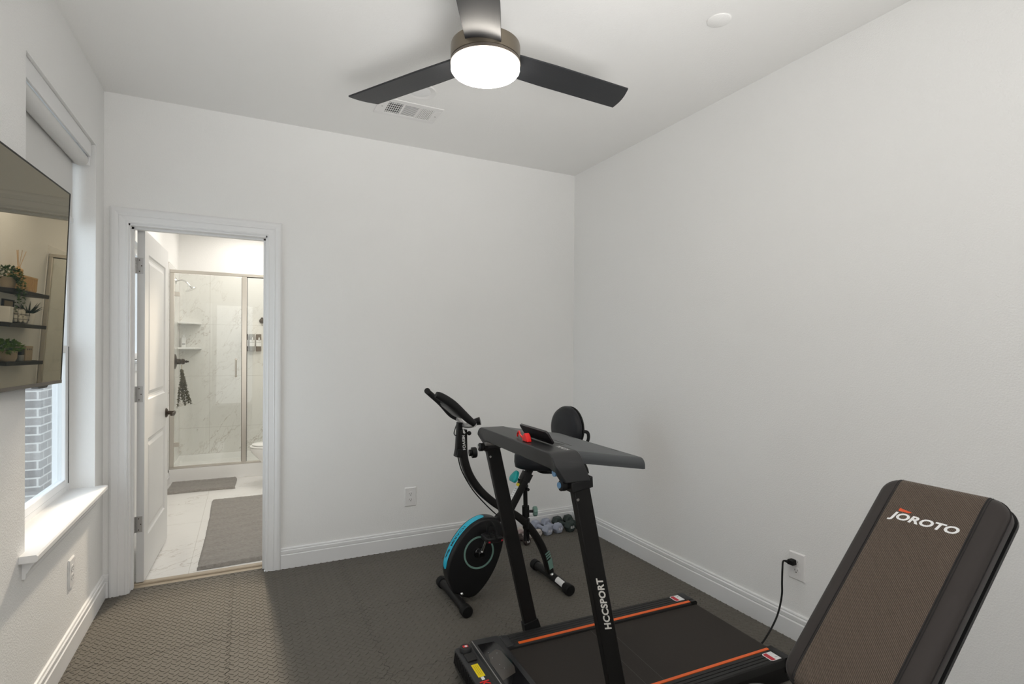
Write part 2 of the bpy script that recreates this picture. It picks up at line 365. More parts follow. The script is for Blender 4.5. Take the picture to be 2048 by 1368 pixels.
def text_geo(s, bold=0.0, shear=0.0, spacing=1.0, res=3):
    """glyph outlines as a flat mesh, scaled so that the line is 1 wide; returns verts, faces and height"""
    cu = bpy.data.curves.new('t', 'FONT'); cu.body = s; cu.size = 1; cu.offset = bold; cu.shear = shear; cu.space_character = spacing; cu.resolution_u = res; cu.fill_mode = 'FRONT'
    ob = bpy.data.objects.new('t', cu); COL.objects.link(ob)
    dg = bpy.context.evaluated_depsgraph_get(); me = bpy.data.meshes.new_from_object(ob.evaluated_get(dg))
    vs = [tuple(q.co) for q in me.vertices]; fs = [tuple(q.vertices) for q in me.polygons]
    bpy.data.objects.remove(ob); bpy.data.curves.remove(cu); bpy.data.meshes.remove(me)
    x0 = min(q[0] for q in vs); x1 = max(q[0] for q in vs); y0 = min(q[1] for q in vs); k = 1 / (x1 - x0)
    return [((q[0] - x0) * k, (q[1] - y0) * k) for q in vs], fs, (max(q[1] for q in vs) - y0) * k
def lettering(s, fn, mat, parent, name='lettering', **kw):
    vs, fs, h = text_geo(s, **kw); mb = MB(); mb.add([fn(a, b / h) for a, b in vs], fs)
    return mb.build(name, mat, parent, smooth=0, flip=False)
ID = lambda a, b, t: (a, b, t)
XZ = lambda a, b, t: (a, t, b)     # polygon in x,z swept along y
YZ = lambda a, b, t: (t, a, b)     # polygon in y,z swept along x
# ------------------------------------------------------------------ room shell
W0Y, W1Y, W0Z, W1Z = 2.405, 3.372, 0.640, 2.390      # window opening in the left wall
DX0, DX1, DZ = -0.575, 0.119, 2.042                  # rough door opening in the far wall
XO = XL - 0.17
mb = MB(); mb.box(-0.90, XR + 0.12, YN - 0.1, YF, -0.012, 0.0); mb.box(-0.566, 0.110, YF, 3.600, -0.012, 0.0)
# raised lozenges of the tread, alternately at +45 and -45 degrees
P, hx = 0.0186, 0.0022
base = [(cos(k * PI / 4), sin(k * PI / 4)) for k in range(8)]
def loz(sg):
    c_ = 0.70711; out = []
    for kl, kw, z in ((0.0150, 0.0046, -0.0002), (0.0130, 0.0028, hx)):
        for a, b in base:
            e = 1.0 if abs(a) > 0.9 or abs(b) > 0.9 else 0.92
            l_, w_ = a * kl * e, b * kw * e; out.append((l_ * c_ - sg * w_ * c_, sg * l_ * c_ + w_ * c_, z))
    return out
LZ = (loz(1), loz(-1)); fl = [(i, (i + 1) % 8, 8 + (i + 1) % 8, 8 + i) for i in range(8)] + [tuple(range(8, 16))]
def bumps(x0, x1, y0, y1):
    V_ = mb.v; F_ = mb.f
    for i in range(int(math.floor(x0 / P)) + 1, int(math.floor(x1 / P))):
        for j in range(int(math.floor(y0 / P)) + 1, int(math.floor(y1 / P))):
            if (i + j) & 1: continue
            n = len(V_); cx, cy = (i + 0.5) * P, (j + 0.5) * P
            V_ += [(cx + a, cy + b, z) for a, b, z in LZ[i & 1]]
            F_ += [tuple(q + n for q in f) for f in fl]; mb.fm += [0] * 9
bumps(XL + 0.005, XR - 0.005, 0.75, YF); bumps(-0.566, 0.110, YF, 3.600)
struct(mb.build('floor', 'foam_mat', smooth=0, fast=True), 'dark charcoal foam exercise mat with raised lozenge tread covering the room floor', 'floor')
mb = MB(); mb.box(-0.60, 0.14, 3.600, 3.655, -0.014, -0.006)
struct(mb.build('floor_wood', 'wood_threshold', smooth=0), 'narrow strip of pale wood floor showing in the doorway', 'floor')
mb = MB(); mb.prism([(3.652, -0.014), (3.652, 0.002), (3.658, 0.006), (3.688, 0.006), (3.698, 0.0), (3.698, -0.014)], -0.60, 0.14, YZ)
struct(mb.build('trim_2', 'wood_threshold', smooth=0), 'pale wood transition strip at the bathroom threshold', 'threshold')
mb = MB(); mb.box(XL - 0.2, XR + 0.12, YN - 0.1, YB, ZC, ZC + 0.1)
struct(mb.build('ceiling', 'ceiling_paint', smooth=0), 'white ceiling of the exercise room', 'ceiling')
mb = MB()
mb.box(XO, XL, YN - 0.1, W0Y, -0.012, ZC); mb.box(XO, XL, W1Y, YB, -0.012, ZC)
mb.box(XO, XL, W0Y, W1Y, -0.012, W0Z - 0.02); mb.box(XO, XL, W0Y, W1Y, W1Z, ZC)
struct(mb.build('wall_left', 'wall_paint', smooth=0), 'white textured wall with the window and the television', 'wall')
mb = MB()
mb.prism([(XL - 0.01, -0.012), (DX0, -0.012), (DX0, DZ - 0.004), (DX1, DZ - 0.004), (DX1, -0.012), (XR + 0.12, -0.012), (XR + 0.12, ZC), (XL - 0.01, ZC)], YF, YB, XZ)
struct(mb.build('wall_far', 'wall_paint', smooth=0), 'white textured wall with the bathroom doorway', 'wall')
mb = MB(); mb.box(XR, XR + 0.12, YN - 0.1, YF, -0.012, ZC)
struct(mb.build('wall_right', 'wall_paint', smooth=0), 'long plain white wall beside the treadmill and bench', 'wall')
mb = MB(); mb.box(XL - 0.17, XR + 0.12, YN - 0.1, YN, -0.012, ZC)
struct(mb.build('wall_rear', 'wall_paint', smooth=0), 'white wall behind the camera', 'wall')

BBP = [(0, 0), (0.016, 0), (0.016, 0.083), (0.0105, 0.0875), (0.0135, 0.092), (0.0135, 0.109), (0.008, 0.1135), (0.0095, 0.119), (0.0075, 0.124), (0.003, 0.126), (0, 0.126)]
mb = MB(); mb.prism(BBP, YN, YF - 0.0165, lambda a, b, t: (XL + a, t, b)); mb.prism(BBP, XL, -0.659, lambda a, b, t: (t, YF - a, b))
struct(mb.build('baseboard_left', 'trim_white', smooth=0), 'white moulded baseboard along the window wall', 'baseboard')
mb = MB(); mb.prism(BBP, 0.2025, XR, lambda a, b, t: (t, YF - a, b))
struct(mb.build('baseboard_far', 'trim_white', smooth=0), 'white moulded baseboard between the doorway and the corner', 'baseboard')
mb = MB(); mb.prism(BBP, YN, YF - 0.0165, lambda a, b, t: (XR - a, t, b))
struct(mb.build('baseboard_right', 'trim_white', smooth=0), 'white moulded baseboard along the right wall', 'baseboard')

# door casing (mitred profile) and jamb lining
CP = [(0, 0), (0, 0.008), (0.008, 0.0115), (0.014, 0.010), (0.036, 0.0135), (0.041, 0.0165), (0.046, 0.0145), (0.060, 0.019), (0.072, 0.019), (0.079, 0.016), (0.083, 0.012), (0.083, 0)]
def casing(yw, sgn):
    xi, xo, zt = DX0, DX1, DZ - 0.002
    rings = [[(xi - a, yw - sgn * t, -0.004) for a, t in CP], [(xi - a, yw - sgn * t, zt + a) for a, t in CP], [(xo + a, yw - sgn * t, zt + a) for a, t in CP], [(xo + a, yw - sgn * t, -0.004) for a, t in CP]]
    return rings
mb = MB(); mb.loops(casing(YF, 1)); mb.loops(casing(YB, -1))
mb.box(DX0 - 0.004, DX0 + 0.007, YF - 0.001, YB + 0.001, -0.01, DZ); mb.box(DX1 - 0.007, DX1 + 0.004, YF - 0.001, YB + 0.001, -0.01, DZ); mb.box(DX0, DX1, YF - 0.001, YB + 0.001, DZ - 0.012, DZ)
mb.box(DX0 + 0.007, DX0 + 0.018, YF + 0.045, YF + 0.078, 0.0, DZ - 0.012); mb.box(DX1 - 0.018, DX1 - 0.007, YF + 0.045, YF + 0.078, 0.0, DZ - 0.012); mb.box(DX0 + 0.007, DX1 - 0.007, YF + 0.045, YF + 0.078, DZ - 0.023, DZ - 0.012)
struct(mb.build('trim_1', 'trim_white', smooth=0), 'white fluted casing around the bathroom doorway', 'door casing')

# ------------------------------------------------------------------ bathroom shell
mb = MB(); mb.box(XL - 0.1, BX + 0.1, 3.690, YB + 3.6, -0.014, 0.0)
struct(mb.build('floor_bathroom', 'marble_floor', smooth=0), 'white marble tile floor of the bathroom', 'floor')
mb = MB(); mb.box(XL - 0.1, BX + 0.1, YB, YB + 3.6, ZC, ZC + 0.1)
struct(mb.build('ceiling_bathroom', 'ceiling_paint', smooth=0), 'white ceiling of the bathroom', 'ceiling')
V0, V1, VZ0, VZ1 = 4.05, 4.95, 1.27, 2.10
mb = MB(); xa, xb = XL - 0.11, XL
mb.box(xa, xb, YB, V0, -0.01, ZC); mb.box(xa, xb, V1, YB + 3.6, -0.01, ZC); mb.box(xa, xb, V0, V1, -0.01, VZ0); mb.box(xa, xb, V0, V1, VZ1, ZC)
struct(mb.build('wall_bathroom_left', 'wall_paint', smooth=0), 'white bathroom wall behind the open door', 'wall')
mb = MB(); mb.box(BX, BX + 0.1, YB, YB + 3.6, -0.01, ZC)
struct(mb.build('wall_bathroom_right', 'wall_paint', smooth=0), 'white bathroom wall behind the toilet and black shelves', 'wall')
mb = MB(); mb.box(XL - 0.1, BX + 0.1, YB + 3.5, YB + 3.6, -0.01, ZC)
struct(mb.build('wall_bathroom_far', 'wall_paint', smooth=0), 'white painted wall above the shower tile', 'wall')
TZ = 2.215
mb = MB(); mb.box(XL + 0.0105, BX - 0.0105, YB + 3.488, YB + 3.4995, 0.03, TZ)
struct(mb.build('wall_tile_far', 'marble_far', smooth=0), 'large white marble tiles on the far shower wall', 'tile')
mb = MB(); mb.box(XL + 0.0005, XL + 0.010, 6.24, YB + 3.4995, 0.03, TZ)
struct(mb.build('wall_tile_left', 'marble_side', smooth=0), 'white marble tiles on the left shower wall behind the valve', 'tile')
mb = MB(); mb.box(BX - 0.010, BX - 0.0005, 6.24, YB + 3.4995, 0.03, TZ)
struct(mb.build('wall_tile_right', 'marble_side', smooth=0), 'white marble tiles on the right shower wall', 'tile')
mb = MB(); mb.prism([(a, b * 0.9) for a, b in BBP], YB + 0.03, 6.235, lambda a, b, t: (XL + a, t, b))
struct(mb.build('baseboard_bathroom', 'trim_white', smooth=0), 'white baseboard in the bathroom beside the shower', 'baseboard')

# bathroom window behind the door
r = root('window_2', (XL, 0, 0), 0, 'bright bathroom window with white sill glimpsed through the door hinge gap', 'window', kind='structure')
def ring(y0, y1, z0, z1, w, x0, x1):
    m = MB(); m.box(x0, x1, y0, y0 + w, z0, z1); m.box(x0, x1, y1 - w, y1, z0, z1); m.box(x0, x1, y0 + w, y1 - w, z0, z0 + w); m.box(x0, x1, y0 + w, y1 - w, z1 - w, z1); return m
ring(V0, V1, VZ0, VZ1, 0.045, -0.10, -0.05).build('window_frame', 'vinyl_white', r, bevel=0.003)
m_ = MB(); m_.box(-0.077, -0.072, V0 + 0.04, V1 - 0.04, VZ0 + 0.04, VZ1 - 0.04); m_.build('pane', 'window_glass', r)
m_ = MB(); m_.box(-0.05, 0.03, V0 - 0.03, V1 + 0.03, VZ0 - 0.02, VZ0); m_.box(0.0005, 0.015, V0 - 0.02, V1 + 0.02, VZ0 - 0.075, VZ0 - 0.02); m_.build('window_sill', 'trim_white', r, bevel=0.003)

# ------------------------------------------------------------------ bedroom window
r = root('window_1', (XL, 0, 0), 0, 'white double hung window partly hidden by the television', 'window', kind='structure')
ring(W0Y, W1Y, W0Z, W1Z, 0.035, -0.165, -0.105).build('window_frame', 'vinyl_white', r, bevel=0.003)
ls = ring(W0Y + 0.032, W1Y - 0.032, W0Z + 0.028, 1.365, 0.036, -0.138, -0.102); ls.build('lower_sash', 'vinyl_white', r, bevel=0.004)
ring(W0Y + 0.032, W1Y - 0.032, 1.335, W1Z - 0.03, 0.034, -0.166, -0.140).build('upper_sash', 'vinyl_white', r, bevel=0.004)
m_ = MB(); m_.box(-0.122, -0.118, W0Y + 0.06, W1Y - 0.06, W0Z + 0.05, 1.34); m_.build('lower_pane', 'window_glass', r)
m_ = MB(); m_.box(-0.155, -0.151, W0Y + 0.06, W1Y - 0.06, 1.36, W1Z - 0.06); m_.build('upper_pane', 'window_glass', r)
m_ = MB(); m_.box(-0.1395, -0.1385, W1Y - 0.0335, W1Y - 0.030, W0Z + 0.03, 1.34); m_.box(-0.1015, -0.099, W1Y - 0.034, W1Y - 0.0315, W0Z + 0.04, 1.36); m_.build('weather_strip', 'slot_dark', r)
mb = MB(); SY0, SY1 = 2.345, 3.388
mb.prism([(-0.135, 0.618), (0.046, 0.618), (0.052, 0.623), (0.052, 0.638), (0.047, 0.643), (-0.135, 0.643)], W0Y, W1Y, lambda a, b, t: (XL + a, t, b))
for a_, b_ in ((SY0, W0Y), (W1Y, SY1)): mb.prism([(0.0005, 0.618), (0.046, 0.618), (0.052, 0.623), (0.052, 0.638), (0.047, 0.643), (0.0005, 0.643)], a_, b_, lambda a, b, t: (XL + a, t, b))
mb.prism([(0.0005, 0.554), (0.010, 0.554), (0.012, 0.562), (0.012, 0.572), (0.016, 0.576), (0.028, 0.598), (0.034, 0.604), (0.038, 0.618), (0.0005, 0.618)], SY0 + 0.03, SY1 - 0.03, lambda a, b, t: (XL + a, t, b))
struct(mb.build('trim_3', 'trim_white', smooth=0), 'white window stool and moulded apron under the window', 'window sill')

# ------------------------------------------------------------------ outside the window
mb = MB(); mb.box(-9, XO - 0.002, -3, 14, -0.25, -0.15)
struct(mb.build('ground_patio', 'concrete', smooth=0), 'pale concrete patio outside the window', 'ground')
mb = MB(); mb.box(-1.82, -1.58, 5.90, 6.22, -0.15, 2.55)
tag(mb.build('brick_column', 'brick', smooth=0), 'grey brick porch column outside the window', 'column')
mb = MB(); mb.box(-8.5, -0.9, 9.0, 9.1, -0.15, 1.05)
tag(mb.build('fence', 'siding_white', smooth=0), 'low white fence at the end of the patio outside', 'fence')
mb = MB(); mb.box(-1.45, -0.87, 7.6, 7.7, -0.15, 2.6)
struct(mb.build('wall_exterior', 'siding_white', smooth=0), 'pale house wall beyond the brick column outside', 'wall')

# ------------------------------------------------------------------ door leaf, open into the bathroom
DL = 0.775
r = root('door_1', (-0.5155, 3.6535, 0), math.radians(88.0), 'white two panel bathroom door standing open into the bathroom', 'door', kind='structure')
mb = MB(); T = 0.037; pans = [(0.105, DL - 0.105, 0.25, 0.82), (0.105, DL - 0.105, 1.05, 1.905)]
z0, z1 = 0.012, 2.033
mb.box(0, 0.105, 0, T, z0, z1); mb.box(DL - 0.105, DL, 0, T, z0, z1)
for a_, b_ in ((z0, 0.25), (0.82, 1.05), (1.905, z1)): mb.box(0.105, DL - 0.105, 0, T, a_, b_)
for x0, x1, a_, b_ in pans:
    rg = []
    for ins, dp in ((0, 0), (0.006, 0.007), (0.016, 0.010), (0.028, 0.010), (0.050, 0.003)):
        rg.append([(x0 + ins, dp, a_ + ins), (x1 - ins, dp, a_ + ins), (x1 - ins, dp, b_ - ins), (x0 + ins, dp, b_ - ins)])
    rg2 = [[(q[0], T - q[1], q[2]) for q in g] for g in rg]
    mb.loops(list(reversed(rg)) + rg2, True, True)
mb.build('leaf', 'door_white', r, smooth=0)
for hz in (1.825, 1.09, 0.345):
    h = MB(); h.box(-0.0018, 0.0004, 0.008, 0.036, hz - 0.045, hz + 0.045)
    for k in range(5): h.cyl((-0.004, 0.044, hz - 0.045 + k * 0.018), (-0.004, 0.044, hz - 0.0285 + k * 0.018), 0.006, n=12)
    h.box(-0.005, -0.003, 0.036, 0.046, hz - 0.045, hz + 0.045)
    ho = h.build('hinge', 'hinge_steel', r, bevel=0)
    s_ = MB()
    for q, t in ((0.026, 0.032), (0.016, 0.0), (0.026, -0.032)): s_.cyl((-0.0026, q, hz + t), (-0.0015, q, hz + t), 0.0032, n=10)
    s_.build('screw', 'bronze', ho)
h = MB(); lx, lz = DL - 0.070, 0.905
h.lathe([(0.0, -0.002), (0.033, -0.002), (0.033, 0.004), (0.026, 0.010), (0.014, 0.014), (0.012, 0.045), (0.0, 0.045)], (lx, 0.0, lz), 24, (0, -1, 0))
pth = spline([(lx + 0.004, -0.052, lz + 0.001), (lx - 0.02, -0.056, lz + 0.003), (lx - 0.07, -0.054, lz - 0.004), (lx - 0.115, -0.048, lz + 0.001)], 5)
h.sweep(pth, [(a, b * 1.4) for a, b in rrect(0.006, 0.008, 0.004, 3)])
h.ball((lx, -0.050, lz), 0.013, 0.010, 0.014)
h.build('door_handle', 'bronze', r)
# ------------------------------------------------------------------ shower
r = root('shower_tray', (0, 6.24, 0), 0, 'low white shower base with raised front curb', 'shower base')
mb = MB(); x0, x1, yd = XL + 0.0005, BX - 0.0005, 0.905
mb.box(x0, x1, 0, 0.085, 0.0, 0.138); mb.box(x0, x1, 0.085, yd, 0.0, 0.045)
mb.prism([(0, 0.045), (0.032, 0.045), (0.026, 0.05), (0.014, 0.112), (0.011, 0.118), (0, 0.118)], x0, x1, lambda a, b, t: (t, yd - a, b))
for s_, xx in ((1, x0), (-1, x1)): mb.prism([(0, 0.045), (0.032, 0.045), (0.026, 0.05), (0.014, 0.112), (0.012, 0.118), (0, 0.118)], 0.085, yd, lambda a, b, t: (xx + s_ * a, t, b))
mb.build('base', 'acrylic_white', r, bevel=0.004)

r = root('shower_enclosure', (0, 6.262, 0.138), 0, 'brushed nickel shower enclosure with hinged and fixed clear glass panels', 'shower enclosure')
xl_, xr_ = XL + 0.012, BX - 0.012; H_ = 2.0
def bar(name, x0, x1, y0, y1, z0, z1, mat='nickel'): return MB().box(x0, x1, y0, y1, z0, z1).build(name, mat, r, bevel=0.002)
bar('header', xl_, xr_, -0.020, 0.022, 1.972, 2.002); bar('sill', xl_, xr_, -0.018, 0.018, 0.0005, 0.022)
bar('wall_jamb', xl_, xl_ + 0.038, -0.016, 0.016, 0.022, 1.972); bar('wall_jamb', xr_ - 0.03, xr_, -0.016, 0.016, 0.022, 1.972)
po = bar('post', -0.030, 0.016, -0.020, 0.020, 0.022, 1.972)
MB().box(0.0165, 0.0215, -0.006, 0.006, 0.022, 1.972).build('gasket', 'slot_dark', po)
MB().box(-0.0335, -0.0305, -0.014, 0.006, 0.03, 1.96).build('gasket', 'bronze', po)
MB().box(0.0215, xr_ - 0.03, -0.003, 0.003, 0.0225, 1.966).build('fixed_pane', 'shower_glass', r)
MB().box(0.0215, xr_ - 0.03, -0.006, 0.006, 1.966, 1.9715).build('gasket', 'slot_dark', r)
gd = MB().box(xl_ + 0.04, -0.035, -0.003, 0.003, 0.034, 1.962).build('door_pane', 'shower_glass', r)
for hz in (0.245, 1.76): MB().box(xl_ + 0.030, xl_ + 0.085, -0.010, 0.010, hz - 0.022, hz + 0.022).build('hinge', 'nickel', gd, bevel=0.002)
h = MB(); h.tube(spline([(-0.084, -0.003, 0.925), (-0.084, -0.035, 0.926), (-0.084, -0.042, 0.945), (-0.084, -0.042, 1.08), (-0.084, -0.035, 1.099), (-0.084, -0.003, 1.10)], 5), 0.0085, 12, upv=(1, 0, 0))
for q in (0.925, 1.10): h.cyl((-0.084, -0.003, q), (-0.084, -0.008, q), 0.013, n=16)
h.build('handle', 'nickel', gd)

TX = XL + 0.0101     # face of the left tile wall
mb = MB(); mb.lathe([(0, 0), (0.032, 0), (0.028, 0.008), (0.012, 0.010), (0, 0.010)], (0, 0, 0), 24, (1, 0, 0))
r = root('shower_fixture', (TX, 6.78, 2.085), 0, 'chrome shower head on a curved arm high on the tile wall', 'shower head')
mb.build('flange', 'chrome', r)
mb = MB(); mb.tube(spline([(0.006, 0, 0), (0.05, 0, 0.012), (0.095, -0.002, -0.006), (0.118, -0.003, -0.035)], 6), 0.0085, 12); mb.ball((0.119, -0.003, -0.04), 0.014); mb.build('arm', 'chrome', r)
mb = MB(); mb.lathe([(0, 0.0), (0.014, 0.0), (0.016, 0.018), (0.030, 0.034), (0.058, 0.046), (0.060, 0.054), (0.054, 0.056), (0, 0.054)], (0.120, -0.003, -0.040), 28, (0.45, -0.05, -0.9)); mb.build('spray_face', 'chrome', r)
r = root('shower_valve', (TX, 6.72, 1.208), 0, 'dark bronze shower valve with round plate and lever', 'shower valve')
mb = MB(); mb.lathe([(0, 0), (0.082, 0), (0.080, 0.006), (0.060, 0.014), (0.045, 0.018), (0, 0.018)], (0, 0, 0), 32, (1, 0, 0)); mb.build('plate', 'bronze', r)
mb = MB(); mb.lathe([(0, 0.015), (0.029, 0.015), (0.029, 0.052), (0.024, 0.055), (0.024, 0.060), (0.031, 0.064), (0.028, 0.088), (0.016, 0.094), (0.010, 0.100), (0.016, 0.108), (0.008, 0.116), (0.011, 0.126), (0.0, 0.132)], (0, 0, 0), 20, (1, 0, 0)); mb.build('lever', 'bronze', r)
# eucalyptus bundle hanging from the valve
r = root('eucalyptus_bundle', (TX + 0.062, 6.72, 1.14), 0, 'drooping bundle of grey green eucalyptus tied to the shower valve', 'plant')
MB().tube([(0.0, 0, 0.035), (0.002, 0.003, 0.0), (0.004, 0.0, -0.03)], 0.003, 6).build('twine', 'twine', r)
rnd = random.Random(3); st = MB(); lv = MB()
ends = [(-0.035, -0.02, -0.415), (-0.030, 0.03, -0.35), (0.0, 0.04, -0.33), (0.02, -0.03, -0.36), (0.035, 0.0, -0.40), (0.05, 0.03, -0.35), (0.070, -0.02, -0.37), (0.088, 0.01, -0.375), (0.01, 0.0, -0.30)]
for ex, ey, ez in ends:
    p_ = spline([(0.002, 0, -0.02), (0.005 + ex * 0.25, ey * 0.2, -0.12), (ex * 0.6, ey * 0.6, ez * 0.65), (ex, ey, ez)], 11); st.tube(p_, 0.0016, 5)
    for k, q in enumerate(p_):
        for s_ in range(4):
            a = rnd.random() * 6.28; L_ = 0.016 + 0.008 * rnd.random(); d = Vector((cos(a), sin(a), -0.5 - rnd.random() * 0.5)).normalized()
            sd = d.cross(Vector((0, 0, 1))).normalized() * L_ * 0.42; nn = d.cross(sd).normalized() * 0.002
            c_ = q + Vector((rnd.uniform(-.004, .004), rnd.uniform(-.004, .004), rnd.uniform(-.01, .01)))
            lv.add([c_, c_ + d * L_ * 0.5 + sd + nn, c_ + d * L_, c_ + d * L_ * 0.5 - sd + nn, c_ + d * L_ * 0.5 - nn], [(0, 1, 4), (1, 2, 4), (2, 3, 4), (3, 0, 4)])
lv.ball((0.002, 0, -0.035), 0.018, 0.018, 0.02)
st.build('stem', 'leaf_dark', r); lv.build('foliage', 'eucalyptus', r, smooth=0)
# corner shelves
FY = YB + 3.488
def corner_shelf(z): 
    mb = MB(); mb.prism([(0, 0), (0.225, 0)] + arc(0, 0, 0.225, 0, -PI / 2, 2)[1:2] + [(0, -0.225)], 0, 0.022, ID)
    return mb
s1 = corner_shelf(0).build('corner_shelf', 'acrylic_white', None, bevel=0.004); s1.location = (TX, FY, 1.628); tag(s1, 'upper white corner shelf in the shower, empty', 'shelf', 'shower corner shelves')
s2 = s1.copy(); COL.objects.link(s2); s2.location = (TX, FY, 1.342); tag(s2, 'lower white corner shelf in the shower holding a bottle', 'shelf', 'shower corner shelves')
r = root('lotion_bottle', (TX + 0.045, FY - 0.06, 1.3645), 0.2, 'white bottle standing on the lower shower corner shelf', 'bottle')
mb = MB(); mb.loops([[(q[0], q[1], z) for q in rrect(0.024 * k, 0.018 * k, 0.012 * k, 4)] for k, z in ((0.9, 0), (1, 0.006), (1, 0.10), (0.9, 0.112), (0.5, 0.118))]); mb.build('body', 'plastic_white', r)
MB().cyl((0, 0, 0.118), (0, 0, 0.142), 0.013, n=16).build('cap', 'plastic_white', r)
MB().box(-0.016, 0.016, -0.0186, -0.0180, 0.03, 0.042).build('label', 'ink_grey', r)
# wall soap dispensers
def dispenser(x, body, lab):
    r = root('soap_dispenser', (x, FY - 0.0005, 1.32), 0, lab, 'soap dispenser', 'wall soap dispensers in the shower')
    mb = MB(); mb.loops([[(q[0], -0.036 + q[1], z) for q in rrect(0.029 * k, 0.030 * k, 0.008, 3)] for k, z in ((0.95, 0.0), (1, 0.006), (1, 0.20), (0.96, 0.208))]); mb.build('body', body, r)
    MB().box(-0.020, 0.020, -0.006, 0.0, 0.03, 0.18).build('wall_bracket', 'plastic_white', r)
    MB().box(-0.0275, 0.0275, -0.0675, -0.0655, 0.062, 0.138).build('label', 'label_white', r)
    MB().box(-0.0235, 0.0235, -0.0682, -0.0676, 0.104, 0.107).build('label_print', 'ink_grey', r)
    mb = MB(); mb.lathe([(0, 0), (0.010, 0), (0.012, 0.012), (0.006, 0.024), (0.006, 0.034), (0.0, 0.034)], (0.004, -0.067, 0.138), 12); mb.build('pump', 'chrome', r)
dispenser(0.006, 'amber_bottle', 'soap dispenser half hidden behind the shower post'); dispenser(0.0765, 'frost_bottle', 'grey wall soap dispenser in the middle of the three')
dispenser(0.1485, 'amber_bottle', 'brown wall soap dispenser below the round bronze scrubber')
r = root('round_scrubber', (0.185, FY - 0.0005, 1.692), 0, 'small round dark bronze hook disc on the far shower tile', 'hook')
mb = MB(); mb.lathe([(0, 0), (0.030, 0), (0.031, 0.010), (0.022, 0.024), (0.008, 0.030), (0, 0.030)], (0, 0, 0), 24, (0, -1, 0)); mb.ball((0, -0.012, 0.030), 0.014); mb.build('disc', 'bronze', r)
MB().tube([(0, -0.02, -0.025), (0, -0.022, -0.045), (0.001, -0.022, -0.062)], 0.003, 8).build('peg', 'bronze', r)

# ------------------------------------------------------------------ toilet
r = root('toilet', (BX - 0.026, 5.74, 0), PI, 'white toilet with closed lid beside the shower', 'toilet')
def egg(cx, l, wd, z, n=36, back=0.35):
    # elongated outline: x from tank (small) to front (large)
    out = []
    for k in range(n):
        a = 2 * PI * k / n; c, s_ = cos(a), sin(a)
        out.append((cx + (l if c > 0 else l * 0.72) * c, wd * s_ * (1.0 - 0.06 * c), z))
    return out
mb = MB(); mb.loops([egg(0.398, 0.20, 0.105, 0.0), egg(0.398, 0.195, 0.10, 0.03), egg(0.408, 0.185, 0.095, 0.15), egg(0.438, 0.235, 0.13, 0.25), egg(0.468, 0.280, 0.172, 0.335), egg(0.473, 0.295, 0.182, 0.375), egg(0.473, 0.295, 0.182, 0.388)])
mb.box(0.02, 0.24, -0.16, 0.16, 0.30, 0.388); mb.build('bowl', 'ceramic', r, bevel=0)
mb = MB(); mb.loops([egg(0.468, 0.296, 0.184, 0.3895), egg(0.468, 0.303, 0.190, 0.394), egg(0.468, 0.303, 0.190, 0.403), egg(0.468, 0.297, 0.185, 0.4075)]); mb.build('seat', 'ceramic', r)
mb = MB(); mb.loops([egg(0.463, 0.284, 0.176, 0.410), egg(0.463, 0.290, 0.181, 0.414), egg(0.463, 0.288, 0.179, 0.422), egg(0.458, 0.25, 0.15, 0.430), egg(0.458, 0.12, 0.08, 0.434)]); mb.build('lid', 'ceramic', r)
mb = MB(); mb.loops([[(0.105 + q[0], q[1], z) for q in rrect(0.085 * k, 0.20 * k, 0.03, 5)] for k, z in ((0.92, 0.389), (0.96, 0.42), (1.0, 0.72))]); tk = mb.build('tank', 'ceramic', r)
mb = MB(); mb.loops([[(0.105 + q[0], q[1], z) for q in rrect(0.095, 0.212, 0.03, 5)] for z in (0.7205, 0.75)]); mb.build('tank_lid', 'ceramic', r, bevel=0.006)
MB().cyl((0.19, -0.13, 0.66), (0.205, -0.13, 0.66), 0.012, n=12).box(0.203, 0.211, -0.14, -0.07, 0.653, 0.667).build('flush_lever', 'chrome', tk)

# ------------------------------------------------------------------ bath rugs
def rug(name, cx, cy, wx, wy, rib_axis, label, seed, taper=0.0):
    r = random.Random(seed); nx, ny = int(wx / 0.011), int(wy / 0.011)
    ph = [r.uniform(0, 6) for _ in range(8)]
    def fn(u, v):
        x = (u - 0.5) * wx; y = (v - 0.5) * wy
        e = min(u * wx, (1 - u) * wx, v * wy, (1 - v) * wy); k = min(1, e / 0.014) ** 0.5
        t = y if rib_axis else x
        z = 0.010 + 0.012 * k + k * (0.0022 * r.uniform(-1, 1) + 0.0030 * sin(t * 42 + 2.2 * sin(x * 5 + ph[0]) + ph[1]) * (0.4 + 0.6 * sin(x * 7 + y * 3 + ph[2]) ** 2))
        jit = 0.003 if e < 0.001 else 0.0015
        return (x + r.uniform(-jit, jit) + 0.006 * sin(v * 4 + ph[3]), y + r.uniform(-jit, jit) + 0.008 * sin(u * 3.5 + ph[4]), z if e > 1e-6 else 0.001)
    mb = MB(); mb.grid(fn, nx, ny); o = mb.build(name, 'chenille', None, smooth=60); o.location = (cx, cy, 0.0005)
    return tag(o, label, 'rug', 'grey bath rugs')
rug('bath_rug', 0.035, 4.54, 0.58, 1.62, 1, 'large grey chenille rug just inside the bathroom doorway', 5)
rug('bath_rug', -0.365, 5.985, 0.58, 0.44, 1, 'small grey rug on the floor in front of the shower curb', 8)

